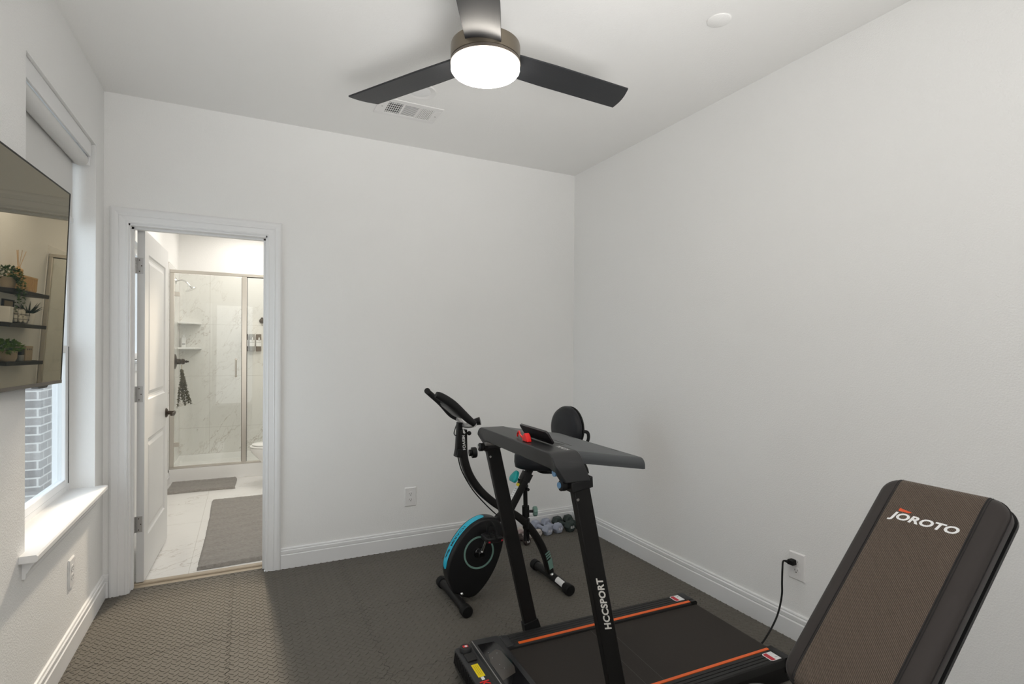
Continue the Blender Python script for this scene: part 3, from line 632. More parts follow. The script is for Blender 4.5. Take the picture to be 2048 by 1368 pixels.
# ------------------------------------------------------------------ black shelves above the toilet (seen mirrored in the television)
SH, SHY = 0.032, 0.155
shz = (1.700, 1.428, 1.118); names = ('topmost', 'middle', 'lowest')
what = ('holding a trailing plant and slatted box', 'holding a wire basket of towels', 'holding a round pot of greenery')
sh0 = None
for z, n_, w_ in zip(shz, names, what):
    if sh0 is None:
        o = sh0 = MB().box(-0.150, -0.0005, -0.31, 0.31, 0, SH).build('floating_shelf', 'shelf_black', None, bevel=0.002)
    else:
        o = sh0.copy(); COL.objects.link(o)
    o.location = (BX, 5.495 + SHY, z); tag(o, f'{n_} black floating shelf above the toilet, {w_}', 'shelf', 'black floating shelves above the toilet')
def leaves(mb, rnd, n, centre, rad, L, flat=0.5, droop=0.0):
    for _ in range(n):
        while True:
            q = Vector((rnd.uniform(-1, 1), rnd.uniform(-1, 1), rnd.uniform(-1, 1)))
            if q.length < 1: break
        c_ = Vector(centre) + Vector((q.x * rad[0], q.y * rad[1], q.z * rad[2]))
        d = (q + Vector((rnd.uniform(-.6, .6), rnd.uniform(-.6, .6), rnd.uniform(-.3, .5) - droop))).normalized(); l_ = L * rnd.uniform(0.7, 1.3)
        sd = d.cross(Vector((0.1, 0.2, 1))).normalized() * l_ * 0.4; nn = d.cross(sd).normalized() * l_ * 0.12
        mb.add([c_, c_ + d * l_ * 0.5 + sd + nn, c_ + d * l_, c_ + d * l_ * 0.5 - sd + nn, c_ + d * l_ * 0.5 - nn], [(0, 1, 4), (1, 2, 4), (2, 3, 4), (3, 0, 4)])
rnd = random.Random(11)
t1, t2, t3 = (z + SH for z in shz)
r = root('trailing_plant', (BX - 0.085, 5.245 + SHY, t1 + 0.0005), 0, 'trailing green plant in a small pot on the topmost black shelf', 'plant', 'plants on the black shelves')
MB().lathe([(0, 0), (0.042, 0), (0.055, 0.085), (0.050, 0.085), (0.045, 0.07), (0, 0.07)], n=24).build('pot', 'stone_pot', r)
mb = MB(); leaves(mb, rnd, 260, (-0.008, -0.008, 0.115), (0.070, 0.078, 0.055), 0.020); 
for ex, ey, ez in ((-0.085, -0.03, -0.17), (-0.09, 0.05, -0.12), (-0.078, 0.0, -0.08)):
    for q in spline([(-0.02, 0, 0.10), (ex * 0.9, ey, 0.07), (ex, ey, 0.0), (ex + 0.005, ey, ez)], 8): leaves(mb, rnd, 3, q, (0.010, 0.010, 0.010), 0.018, droop=0.6)
mb.build('foliage', 'leaf_green', r, smooth=0)
r = root('slatted_box', (BX - 0.080, 5.485 + SHY, t1 + 0.0005), 0, 'pale wood slatted box on the topmost black shelf', 'box')
mb = MB(); mb.box(-0.05, 0.05, -0.12, 0.12, 0, 0.008); mb.box(-0.053, 0.053, -0.124, 0.124, 0.112, 0.124)
for k in range(13): mb.box(-0.052, -0.046, -0.122 + k * 0.0195, -0.110 + k * 0.0195, 0.008, 0.112); mb.box(0.046, 0.052, -0.122 + k * 0.0195, -0.110 + k * 0.0195, 0.008, 0.112)
for yy in (-0.122, 0.116): mb.box(-0.05, 0.05, yy, yy + 0.006, 0.008, 0.112)
mb.build('slats', 'wood_light', r, smooth=0); MB().box(-0.043, 0.043, -0.113, 0.113, 0.0085, 0.108).build('insert', 'stone_pot', r)
r = root('reed_diffuser', (BX - 0.078, 5.40 + SHY, t1 + 0.1255), 0, 'amber reed diffuser standing on the slatted wood box', 'diffuser')
MB().lathe([(0, 0), (0.030, 0), (0.032, 0.004), (0.032, 0.045), (0.014, 0.056), (0.012, 0.066), (0, 0.066)], n=20).build('bottle', 'wood_light', r)
for k in range(6): MB().cyl((0, 0, 0.03), (0.030 * sin(k * 2.1), 0.034 * cos(k * 1.3), 0.20), 0.0019, n=6).build('reed', 'wood_light', r)
o = MB().box(-0.045, 0.045, -0.028, 0.028, 0, 0.125).build('white_block', 'paper_white', None, bevel=0.003); o.location = (BX - 0.09, 5.225 + SHY, t2 + 0.0005); tag(o, 'plain cream block at the near end of the middle black shelf', 'box')
r = root('wire_basket', (BX - 0.084, 5.41 + SHY, t2 + 0.0005), 0, 'black wire basket of rolled towels on the middle black shelf', 'basket')
mb = MB()
for z, k in ((0.004, 0.86), (0.035, 0.97), (0.075, 1.0), (0.115, 0.97)): mb.tube([(q[0] * k, q[1] * k, z) for q in rrect(0.055, 0.145, 0.05, 6)], 0.0022, 6, closed=True)
for q in rrect(0.055, 0.145, 0.05, 2): mb.tube([(q[0] * k, q[1] * k, z) for z, k in ((0.004, 0.86), (0.035, 0.97), (0.075, 1.0), (0.115, 0.97))], 0.0018, 5)
mb.build('wire_frame', 'slot_dark', r)
for k, (yy, zz) in enumerate(((-0.072, 0.038), (0.0, 0.038), (0.072, 0.038), (-0.036, 0.092), (0.036, 0.092))):
    o = MB().lathe([(0, -0.040), (0.026, -0.040), (0.030, -0.036), (0.030, 0.036), (0.026, 0.040), (0, 0.040)], (0, 0, 0), 18, (1, 0, 0)).build('rolled_towel', 'towel_cream', None)
    o.location = (BX - 0.084, 5.41 + SHY + yy, t2 + zz); tag(o, f'cream rolled towel in the wire basket, {("bottom near end", "bottom middle", "bottom far end", "upper near one", "upper far one")[k]}', 'towel', 'rolled towels in the wire basket')
r = root('picture_frame', (BX - 0.0095, 5.455 + SHY, t2 + 0.0005), 0, 'small black picture frame behind the wire basket', 'picture frame')
mb = MB(); mb.box(-0.008, 0.008, -0.085, 0.085, 0, 0.012); mb.box(-0.008, 0.008, -0.085, 0.085, 0.178, 0.19); mb.box(-0.008, 0.008, -0.085, -0.073, 0.012, 0.178); mb.box(-0.008, 0.008, 0.073, 0.085, 0.012, 0.178); mb.build('frame', 'slot_dark', r, smooth=0)
MB().box(-0.003, 0.003, -0.073, 0.073, 0.012, 0.178).build('picture', 'stone_pot', r)
r = root('aloe_plant', (BX - 0.080, 5.635 + SHY, t2 + 0.0005), 0, 'spiky dark aloe in a white pot on the middle black shelf', 'plant', 'plants on the black shelves')
MB().lathe([(0, 0), (0.040, 0), (0.050, 0.095), (0.045, 0.095), (0.042, 0.085), (0, 0.085)], n=20).build('pot', 'paper_white', r)
mb = MB()
for k in range(16):
    a = k * 2.4; o_ = 0.35 + 0.65 * rnd.random(); L_ = 0.10 + 0.04 * rnd.random(); d = Vector((cos(a) * o_, sin(a) * o_, 0.55)).normalized()
    mb.tube([Vector((0, 0, 0.085)), Vector((0, 0, 0.085)) + d * L_ * 0.5, Vector((0, 0, 0.085)) + d * L_ + Vector((0, 0, 0.01))], [0.008, 0.006, 0.0006], 6)
mb.build('leaf_rosette', 'leaf_dark', r)
r = root('potted_greenery', (BX - 0.085, 5.33 + SHY, t3 + 0.0005), 0, 'round stone pot of bright green leaves on the lowest black shelf', 'plant', 'plants on the black shelves')
MB().lathe([(0, 0), (0.055, 0), (0.066, 0.03), (0.066, 0.085), (0.060, 0.085), (0.055, 0.075), (0, 0.075)], n=24).build('pot', 'stone_pot', r)
mb = MB(); leaves(mb, rnd, 320, (0, 0, 0.115), (0.085, 0.115, 0.050), 0.028); mb.build('foliage', 'leaf_bright', r, smooth=0)
r = root('glass_jar', (BX - 0.115, 5.475 + SHY, t3 + 0.0005), 0, 'small clear jar with a black lid on the lowest black shelf', 'jar')
MB().lathe([(0, 0), (0.022, 0), (0.024, 0.004), (0.024, 0.045), (0.016, 0.052), (0, 0.052)], n=20).build('body', 'frost_bottle', r)
MB().box(-0.018, 0.018, -0.022, 0.022, 0.0525, 0.105).build('lid', 'slot_dark', r, bevel=0.003)
r = root('tissue_box', (BX - 0.070, 5.60 + SHY, t3 + 0.0005), 0, 'pale square tissue box with dots on the lowest black shelf', 'tissue box')
MB().box(-0.055, 0.055, -0.062, 0.062, 0, 0.125).build('body', 'stone_pot', r, bevel=0.003)
mb = MB()
for k in range(3): mb.cyl((-0.0550, -0.035 + k * 0.030, 0.098), (-0.0556, -0.035 + k * 0.030, 0.098), 0.008, n=14)
mb.build('dot_print', 'ink_dark', r)
# ------------------------------------------------------------------ television on the window wall
TW, TH = 1.235, 0.712
tl_ = Vector((-0.598, 2.554, 1.941)); ty, tt = 0.048, 0.037
wv = Vector((sin(ty), cos(ty), 0)); nv = Vector((cos(ty), -sin(ty), 0)); uv = Vector((0, 0, 1)) * cos(tt) + nv * sin(tt); nn = nv * cos(tt) - Vector((0, 0, 1)) * sin(tt)
ctr = tl_ - wv * TW / 2 - uv * 0.72 / 2
r = bpy.data.objects.new('television', None); COL.objects.link(r)
# local axes: x = out of the screen, y = along the wall, z = up the panel
r.matrix_world = Matrix(((nn.x, wv.x, uv.x, ctr.x), (nn.y, wv.y, uv.y, ctr.y), (nn.z, wv.z, uv.z, ctr.z), (0, 0, 0, 1)))
tag(r, 'large black flat television mounted on the window wall, reflecting the bathroom', 'television')
hw, hh_ = TW / 2, 0.36
mb = MB(); mb.box(-0.030, -0.004, -hw, hw, -hh_, hh_); mb.box(-0.045, -0.030, -hw * 0.75, hw * 0.75, -hh_ + 0.03, 0.10); tvb = mb.build('back_shell', 'black_plastic', r, bevel=0.003)
mb = MB(); mb.box(-0.0039, 0.0, -hw + 0.004, hw - 0.004, -hh_ + 0.012, hh_ - 0.004); mb.build('screen', 'tv_screen', r, smooth=0)
mb = MB(); f_ = 0.0042
mb.box(-0.0039, 0.0012, -hw, hw, hh_ - f_, hh_); mb.box(-0.0039, 0.0012, -hw, -hw + f_, -hh_ + 0.012, hh_ - f_); mb.box(-0.0039, 0.0012, hw - f_, hw, -hh_ + 0.012, hh_ - f_); mb.build('bezel', 'black_plastic', r, smooth=0)
M('tv_chin', S(92, 84, 76), 0.35, metal=0.8); mb = MB(); mb.box(-0.0039, 0.0022, -hw, hw, -hh_, -hh_ + 0.0118); mb.build('chin_strip', 'tv_chin', r, smooth=0)
mb = MB(); mb.prism([(hw - 0.20, -hh_), (hw - 0.10, -hh_), (hw - 0.115, -hh_ - 0.010), (hw - 0.185, -hh_ - 0.010)], -0.026, -0.006, lambda a, b, t: (t, a, b)); mb.build('sensor', 'black_plastic', r)
mb = MB(); mb.box(-0.0585, -0.045, -0.20, 0.20, -0.16, -0.10); mb.box(-0.0585, -0.045, -0.20, 0.20, 0.02, 0.08); mb.box(-0.0585, -0.045, -0.17, -0.14, -0.16, 0.08); mb.box(-0.0585, -0.045, 0.14, 0.17, -0.16, 0.08); mb.build('wall_mount', 'black_powder', r, smooth=0)

# ------------------------------------------------------------------ roller blind
r = root('roller_blind', (XL, 0, 0), 0, 'white roller shade half drawn in the window recess', 'blind')
mb = MB(); mb.box(-0.022, -0.012, W0Y + 0.002, 3.335, 2.314, W1Z - 0.0015); mb.box(-0.095, -0.022, W0Y + 0.002, 3.335, 2.378, W1Z - 0.0015); mb.build('valance', 'trim_white', r, bevel=0.002)
mb = MB(); mb.tube([(-0.055, W0Y + 0.012, 2.298), (-0.055, 3.330, 2.298)], 0.033, 28); mb.build('roller_tube', 'shade_fabric', r)
for yy in (W0Y + 0.004, 3.331): MB().box(-0.096, -0.016, yy, yy + 0.006, 2.272, 2.377).build('bracket', 'trim_white', r)
mb = MB(); mb.box(-0.0885, -0.0875, W0Y + 0.02, 3.338, 2.000, 2.30); mb.build('shade_cloth', 'shade_fabric', r, smooth=0)
mb = MB(); mb.box(-0.094, -0.082, W0Y + 0.02, 3.338, 1.975, 2.000); mb.build('bottom_bar', 'trim_white', r, bevel=0.003)

# ------------------------------------------------------------------ power outlets
def outlet(loc, rz, label, plugged=False):
    r = root('power_outlet', loc, rz, label, 'outlet', 'white duplex outlets')     # faces local -y
    mb = MB(); mb.loops([[(q[0] * k, -t, q[1] * h) for q in rrect(1, 1, 0.05, 2)] for k, h, t in ((0.041, 0.0645, 0.0), (0.041, 0.0645, 0.002), (0.036, 0.0595, 0.0065))]); pl = mb.build('cover_plate', 'plastic_white', r, smooth=20)
    for sz in (0.0195, -0.0195):
        mb = MB(); mb.prism(rrect(0.0168, 0.0148, 0.0135, 6), 0.006, 0.0082, lambda a, b, t: (a, -t, sz + b)); rc = mb.build('receptacle', 'plastic_white', r)
        for q in (-0.0065, 0.0065): MB().box(q - 0.001, q + 0.001, -0.0086, -0.0080, sz - 0.001, sz + 0.007).build('slot', 'slot_dark', rc)
        MB().cyl((0, -0.0080, sz - 0.0075), (0, -0.0086, sz - 0.0075), 0.0028, n=10).build('ground_hole', 'slot_dark', rc)
    MB().cyl((0, -0.0062, 0), (0, -0.0074, 0), 0.003, n=10).build('screw', 'plastic_white', r)
    return r
outlet((1.018, YF - 0.0002, 0.350), 0, 'white duplex outlet on the far wall left of the exercise bike')
outlet((XR - 0.0002, 1.628, 0.347), -PI / 2, 'white duplex outlet on the right wall with a black plug in it')
outlet((XL + 0.0002, 2.953, 0.362), PI / 2, 'white duplex outlet on the wall below the window')
r = root('power_cable', (2.336, 1.640, 0.366), 0, 'black power cord hanging from the right wall outlet to the treadmill', 'cord')
mb = MB(); mb.loops([[(-x, q[0] + o_, q[1]) for q in rrect(0.015 * k, 0.013 * k, 0.006 * k, 4)] for x, k, o_ in ((0.0092, 0.9, 0), (0.011, 1.0, 0), (0.030, 1.0, 0.0), (0.036, 0.8, 0.003))]); mb.build('plug', 'black_rubber', r)
wpts = [(2.303, 1.650, 0.366), (2.292, 1.668, 0.364), (2.268, 1.655, 0.336), (2.262, 1.652, 0.275), (2.262, 1.653, 0.21), (2.235, 1.655, 0.125), (2.165, 1.650, 0.055), (2.08, 1.640, 0.018), (1.95, 1.64, 0.0065), (1.75, 1.66, 0.0065)]
sp = spline(wpts, 7); mb = MB(); mb.tube([q - Vector((2.336, 1.640, 0.366)) for q in sp], 0.0042, 10, upv=(0.2, 1, 0.1)); mb.tube([q - Vector((2.336, 1.640, 0.366)) for q in sp[:5]], [0.0085, 0.008, 0.007, 0.006, 0.005], 10, upv=(0.2, 1, 0.1)); mb.build('wire', 'black_rubber', r)

# ------------------------------------------------------------------ ceiling fan
FX, FYc = 0.805, 1.830
r = root('ceiling_fan', (FX, FYc, ZC), 0, 'three blade dark bronze ceiling fan with a lit round lamp', 'ceiling fan')
mb = MB(); mb.lathe([(0, -0.0005), (0.068, -0.0005), (0.068, -0.02), (0.060, -0.045), (0.030, -0.058), (0, -0.058)], n=36); mb.build('canopy', 'fan_bronze', r)
mb = MB(); mb.cyl((0, 0, -0.055), (0, 0, -0.235), 0.0125); mb.lathe([(0, -0.238), (0.055, -0.238), (0.030, -0.215), (0.018, -0.200), (0, -0.200)], n=28); mb.build('downrod', 'fan_bronze', r)
mb = MB(); mb.lathe([(0, -0.238), (0.120, -0.238), (0.129, -0.243), (0.1305, -0.250), (0.1305, -0.300), (0, -0.300)], n=64); mb.build('motor_housing', 'fan_bronze', r)
mb = MB(); mb.lathe([(0.05, -0.3005), (0.1285, -0.3005), (0.1285, -0.303), (0.1310, -0.304), (0.1310, -0.314), (0.05, -0.314)], n=64); mb.build('light_ring', 'fan_rim', r)
mb = MB(); mb.lathe([(0, -0.3145), (0.1280, -0.3145), (0.1290, -0.318), (0.1285, -0.334), (0.124, -0.340), (0.09, -0.3425), (0, -0.344)], n=64); mb.build('lamp_diffuser', 'lamp_diffuser', r)
for k, ang in enumerate((121.3, 2.6, 241.9)):
    # blade in its own frame: x outwards, pitched about x
    mb = MB(); n_ = 16; RR = []
    for i in range(n_ + 1):
        u = i / n_; xx = 0.095 + (0.672 - 0.095) * u; hwid = 0.064 + 0.006 * min(1, u * 3)
        RR.append((xx, hwid))
    top = [(xx, h_) for xx, h_ in RR]; bot = [(xx, -h_) for xx, h_ in reversed(RR)]
    tip = [(0.672 + 0.010 * sin(PI * j / 6) - 0.034 * j / 6, 0.070 - 0.140 * j / 6) for j in range(1, 6)]
    bot = [(xx - (0.034 * max(0, (xx - 0.60) / 0.072)), y_) for xx, y_ in bot]
    mb.prism(top + tip + bot, -0.0035, 0.0035, ID)
    o = mb.build('blade', 'blade_wood', r, smooth=0, bevel=0.0012)
    o.location = (0, 0, -0.283); o.rotation_euler = Matrix.Rotation(math.radians(ang), 3, 'Z').to_euler()
    o.matrix_local = Matrix.Translation((0, 0, -0.283)) @ Matrix.Rotation(math.radians(ang), 4, 'Z') @ Matrix.Rotation(math.radians(-6), 4, 'X')
    MB().box(0.06, 0.135, -0.030, 0.030, 0.0038, 0.008).build('blade_iron', 'fan_bronze', o, bevel=0.002)

# ------------------------------------------------------------------ ceiling register, speaker and blank plate
r = root('air_vent', (0.842, 3.014, ZC - 0.0005), 0, 'white ceiling air register with three louvre sections near the far wall', 'vent')
mb = MB(); hw, hd = 0.181, 0.107
secs = [(-0.125, -0.045), (-0.033, 0.047), (0.060, 0.135)]; sy = 0.070
xs = [-hw] + [q for s_ in secs for q in s_] + [hw]
mb.box(-hw, hw, sy, hd, -0.006, 0); mb.box(-hw, hw, -hd, -sy, -0.006, 0)
for i in range(0, 8, 2): mb.box(xs[i], xs[i + 1], -sy, sy, -0.006, 0)
fr = mb.build('frame', 'plastic_white', r, bevel=0.002)
MB().box(-0.145, 0.150, -0.085, 0.085, -0.0008, -0.0002).build('duct', 'slot_dark', r)
mb = MB(); a_, b_ = secs[0]
for k in range(7): xx = a_ + (k + 0.5) * (b_ - a_) / 7; mb.box(xx - 0.0016, xx + 0.0016, -sy, sy, -0.0050, -0.0035)
for k in range(5): yy = -sy + (k + 0.5) * 2 * sy / 5; mb.box(a_, b_, yy - 0.0030, yy + 0.0030, -0.0040, -0.0028)
a_, b_ = secs[1]
for k in range(11): yy = -sy + (k + 0.5) * 2 * sy / 11; mb.box(a_, b_, yy - 0.0025, yy + 0.0020, -0.0050, -0.0030)
a_, b_ = secs[2]
for k in range(8): xx = a_ + (k + 0.5) * (b_ - a_) / 8; mb.box(xx - 0.0037, xx + 0.0030, -sy, sy, -0.0055, -0.001)
mb.build('louvres', 'plastic_white', r, smooth=0)
for q in (0.160, -0.152): MB().cyl((q, 0.0, -0.006), (q, 0.0, -0.0072), 0.004, n=12).build('screw', 'hinge_steel', r)
r = root('ceiling_speaker', (0.835, 2.765, ZC - 0.0005), 0, 'round white recessed ceiling fixture beside the air register', 'ceiling fixture')
mb = MB(); mb.lathe([(0, -0.002), (0.062, -0.002), (0.068, -0.005), (0.085, -0.006), (0.088, -0.003), (0.088, 0), (0, 0)], n=48); mb.build('trim_ring', 'plastic_white', r)
MB().lathe([(0, -0.0045), (0.045, -0.004), (0.058, -0.0025), (0.058, -0.0022), (0, -0.0022)], n=40).build('lens', 'trim_white', r)
o = MB().lathe([(0, -0.0045), (0.044, -0.0045), (0.047, -0.003), (0.047, -0.0012), (0.0495, -0.0010), (0.0495, 0), (0, 0)], n=48).build('blank_cover', 'ceiling_paint', None); o.location = (1.768, 1.602, ZC - 0.0005); tag(o, 'small round white cover plate on the ceiling near the right wall', 'ceiling plate')
# ------------------------------------------------------------------ treadmill (local x runs to the rear, y across, origin under the front of the belt)
TR = root('treadmill', (1.0013, 1.755, 0), math.radians(-2.2), 'black folding treadmill with orange rail stripes and a desk top', 'treadmill')
mb = MB(); mb.box(-0.20, 0.97, -0.292, 0.292, 0.030, 0.082); mb.box(0.03, 1.0, 0.218, 0.302, 0.022, 0.084); mb.box(0.03, 1.0, -0.302, -0.218, 0.022, 0.084); mb.build('base_frame', 'black_powder', TR, smooth=0)
for x in (-0.15, 0.93):
    for y in (-0.26, 0.26): MB().cyl((x, y, 0.0003), (x, y, 0.031), 0.022, n=16).build('foot', 'black_rubber', TR)
def rail(s):
    pr = [(0.2155, 0.085), (0.2155, 0.113), (0.219, 0.1185)]
    a = 0.2345
    pr += [(a, 0.1185), (a + 0.0015, 0.1205)]
    for k in range(4):
        c = 0.2395 + k * 0.0165
        pr += [(c, 0.1215), (c + 0.0120, 0.1215), (c + 0.0130, 0.1180), (c + 0.0155, 0.1180)]
    pr = pr[:-2] + [(0.3050, 0.116), (0.3055, 0.110), (0.3055, 0.085)]
    mb = MB(); mb.prism([(s * a, b) for a, b in pr], -0.015, 0.972, YZ); o = mb.build('side_rail', 'rail_grey', TR, smooth=0)
    MB().prism([(s * 0.2195, 0.1188), (s * 0.2195, 0.1206), (s * 0.2335, 0.1215), (s * 0.2335, 0.1188)], 0.031, 0.966, YZ).build('accent_stripe', 'orange_strip', o, smooth=0)
    c = MB(); c.prism([(0.955, 0.123), (0.995, 0.123), (1.004, 0.117), (1.004, 0.062), (0.9725, 0.062), (0.9725, 0.1222), (0.955, 0.1222)], 0.238 * s, 0.308 * s, XZ)
    c.prism([(0.9665, 0.122), (0.995, 0.122), (1.004, 0.116), (1.004, 0.085), (0.9725, 0.085)], 0.2155 * s, 0.238 * s, XZ)
    ec = c.build('end_cap', 'black_plastic', TR, bevel=0.002)
    x0, x1 = 0.900, 0.962; y0, y1 = 0.2475, 0.3000; zl = 0.1218
    def pt(u, v): return (x0 + u * (x1 - x0), s * (y0 + v * (y1 - y0)), zl)
    hexo = [(0.0, 0.12), (0.12, 0.0), (0.95, 0.0), (1.0, 0.08), (1.0, 0.92), (0.95, 1.0), (0.12, 1.0), (0.0, 0.88)]
    L_ = MB(); L_.add([pt(*q) for q in hexo], [tuple(range(8))]); zl += 0.0002; L_.mi = 1; L_.add([pt(*q) for q in ((0.07, 0.14), (0.15, 0.06), (0.42, 0.06), (0.42, 0.94), (0.15, 0.94), (0.07, 0.86))], [tuple(range(6))])
    L_.mi = 2; L_.add([pt(*q) for q in ((0.62, 0.60), (0.78, 0.70), (0.78, 0.76), (0.62, 0.72))], [(0, 1, 2, 3)]); L_.build('warning_label', ['label_white', 'label_red', 'ink_grey'], o, smooth=0, flip=False)
rail(1); rail(-1)
mb = MB(); R_ = 0.026
bp_ = [(-0.05, 0.105)] + [(0.99 + R_ * sin(a), 0.105 - R_ + R_ * cos(a)) for a in [PI * k / 10 for k in range(11)]] + [(-0.05, 0.053)]
mb.prism(bp_, -0.2145, 0.2145, XZ); mb.mi = 1
for xx in (0.36, 0.44): mb.add([(xx, -0.2145, 0.1052), (xx + 0.0016, -0.2145, 0.1052), (xx + 0.0016 + 0.02, 0.2145, 0.1052), (xx + 0.02, 0.2145, 0.1052)], [(0, 1, 2, 3)])
M('belt_line', (0.075, 0.072, 0.068), 0.6); mb.build('running_belt', ['belt_rubber', 'belt_line'], TR, smooth=40)
# motor hood at the front
mb = MB(); hood = [(-0.222, 0.024), (-0.232, 0.060), (-0.226, 0.1085), (-0.219, 0.1135), (-0.160, 0.1165), (-0.154, 0.1285), (-0.148, 0.131), (-0.040, 0.1275), (-0.028, 0.122), (-0.026, 0.108), (-0.026, 0.024)]
mb.prism(hood, -0.306, 0.306, XZ)
for s in (1, -1): mb.prism([(-0.027, 0.030), (-0.027, 0.1225), (0.004, 0.1225), (0.010, 0.118), (0.010, 0.086), (-0.016, 0.086), (-0.016, 0.030)], 0.2160 * s, 0.3065 * s, XZ)
hd = mb.build('motor_hood', 'grey_plastic', TR, bevel=0.0025)
zt = lambda x: 0.1313 - (x + 0.148) * 0.0324
mb = MB(); out = [(-0.142 + 0.0, 0.262), (-0.142, -0.262), (-0.055, -0.262), (-0.055, 0.225), (-0.068, 0.262)]
mb.prism(out, 0.0002, 0.0012, lambda a, b, t: (a, b, zt(a) + t)); gp = mb.build('gloss_panel', 'black_gloss', hd, smooth=0)
mb = MB(); mb.prism([(-0.127, 0.178), (-0.083, 0.205), (-0.068, 0.186), (-0.062, 0.070), (-0.075, 0.030), (-0.140, 0.0), (-0.140, 0.120)], 0.0013, 0.0016, lambda a, b, t: (a, b, zt(a) + t)); mb.build('display_window', 'smoke_panel', gp, smooth=0)
mb = MB(); mb.prism([(-0.120, 0.155), (-0.092, 0.172), (-0.080, 0.160), (-0.076, 0.085), (-0.095, 0.060), (-0.122, 0.075)], 0.0017, 0.0019, lambda a, b, t: (a, b, zt(a) + t)); mb.build('display_mask', 'smoke_panel', gp, smooth=0)
for a, b in ((-0.122, 0.19), (-0.090, 0.176), (-0.112, 0.098), (-0.104, 0.070), (-0.121, 0.150)): MB().cyl((a, b, zt(a) + 0.0019), (a, b, zt(a) + 0.0022), 0.0018, n=8).build('indicator_mark', 'ink_grey', gp)
MB().box(-0.1535, -0.1505, -0.300, 0.300, 0.1286, 0.1302).build('edge_trim', 'hinge_steel', hd, smooth=0)
zs = lambda x: 0.1136 + (x + 0.219) * 0.0508
sl = lambda pts, t0, t1: MB().prism(pts, t0, t1, lambda a, b, t: (a, b, zs(a) + t))
kb = MB().lathe([(0, 0.0), (0.025, 0.0), (0.0255, 0.012), (0.023, 0.017), (0, 0.018)], (-0.192, 0.268, zs(-0.192)), 28).build('stop_knob', 'grey_plastic', hd)
MB().box(-0.203, -0.181, 0.262, 0.277, zs(-0.19) + 0.0180, zs(-0.19) + 0.0186).build('knob_mark', 'red_plastic', kb); MB().cyl((-0.190, 0.2685, zs(-0.19) + 0.0186), (-0.190, 0.2685, zs(-0.19) + 0.0190), 0.006, n=14).build('knob_mark', 'label_white', kb)
sl([(-0.211, 0.238), (-0.211, 0.186), (-0.170, 0.186), (-0.170, 0.238)], 0.0, 0.008).build('switch_block', 'rail_grey', hd, bevel=0.003)
yl = sl([(-0.206, 0.165), (-0.206, 0.080), (-0.178, 0.080), (-0.178, 0.165)], 0.0001, 0.0006).build('caution_label', 'label_yellow', hd, smooth=0)
mb = MB()
for k in range(3): mb.box(-0.200 + k * 0.007, -0.198 + k * 0.007, 0.090, 0.156, zs(-0.19) + 0.0011, zs(-0.19) + 0.0013)
M('label_print', S(196, 172, 20), 0.6); mb.build('label_print', 'label_print', yl, smooth=0)
sl([(-0.199, 0.079), (-0.199, 0.060), (-0.187, 0.060), (-0.187, 0.079)], 0.0001, 0.0005).build('small_label', 'label_white', hd, smooth=0)
lettering('K', lambda a, b: (-0.177 - 0.036 * (1 - b), 0.052 - a * 0.032, zs(-0.19) + 0.0012 + 0.0508 * (0.013 - 0.036 * (1 - b))), 'red_plastic', hd, bold=0.02)
mb = MB()
for k in range(34):
    y = -0.285 + k * 0.0172
    mb.add([(-0.2325, y, 0.062), (-0.2325, y + 0.009, 0.062), (-0.2365, y + 0.006, 0.064), (-0.2265, y, 0.104), (-0.2265, y + 0.009, 0.104), (-0.2305, y + 0.006, 0.103)], [(0, 1, 4, 3), (0, 2, 5, 3), (1, 2, 5, 4), (0, 1, 2), (3, 4, 5)])
mb.build('grille_ribs', 'black_plastic', hd, smooth=0)
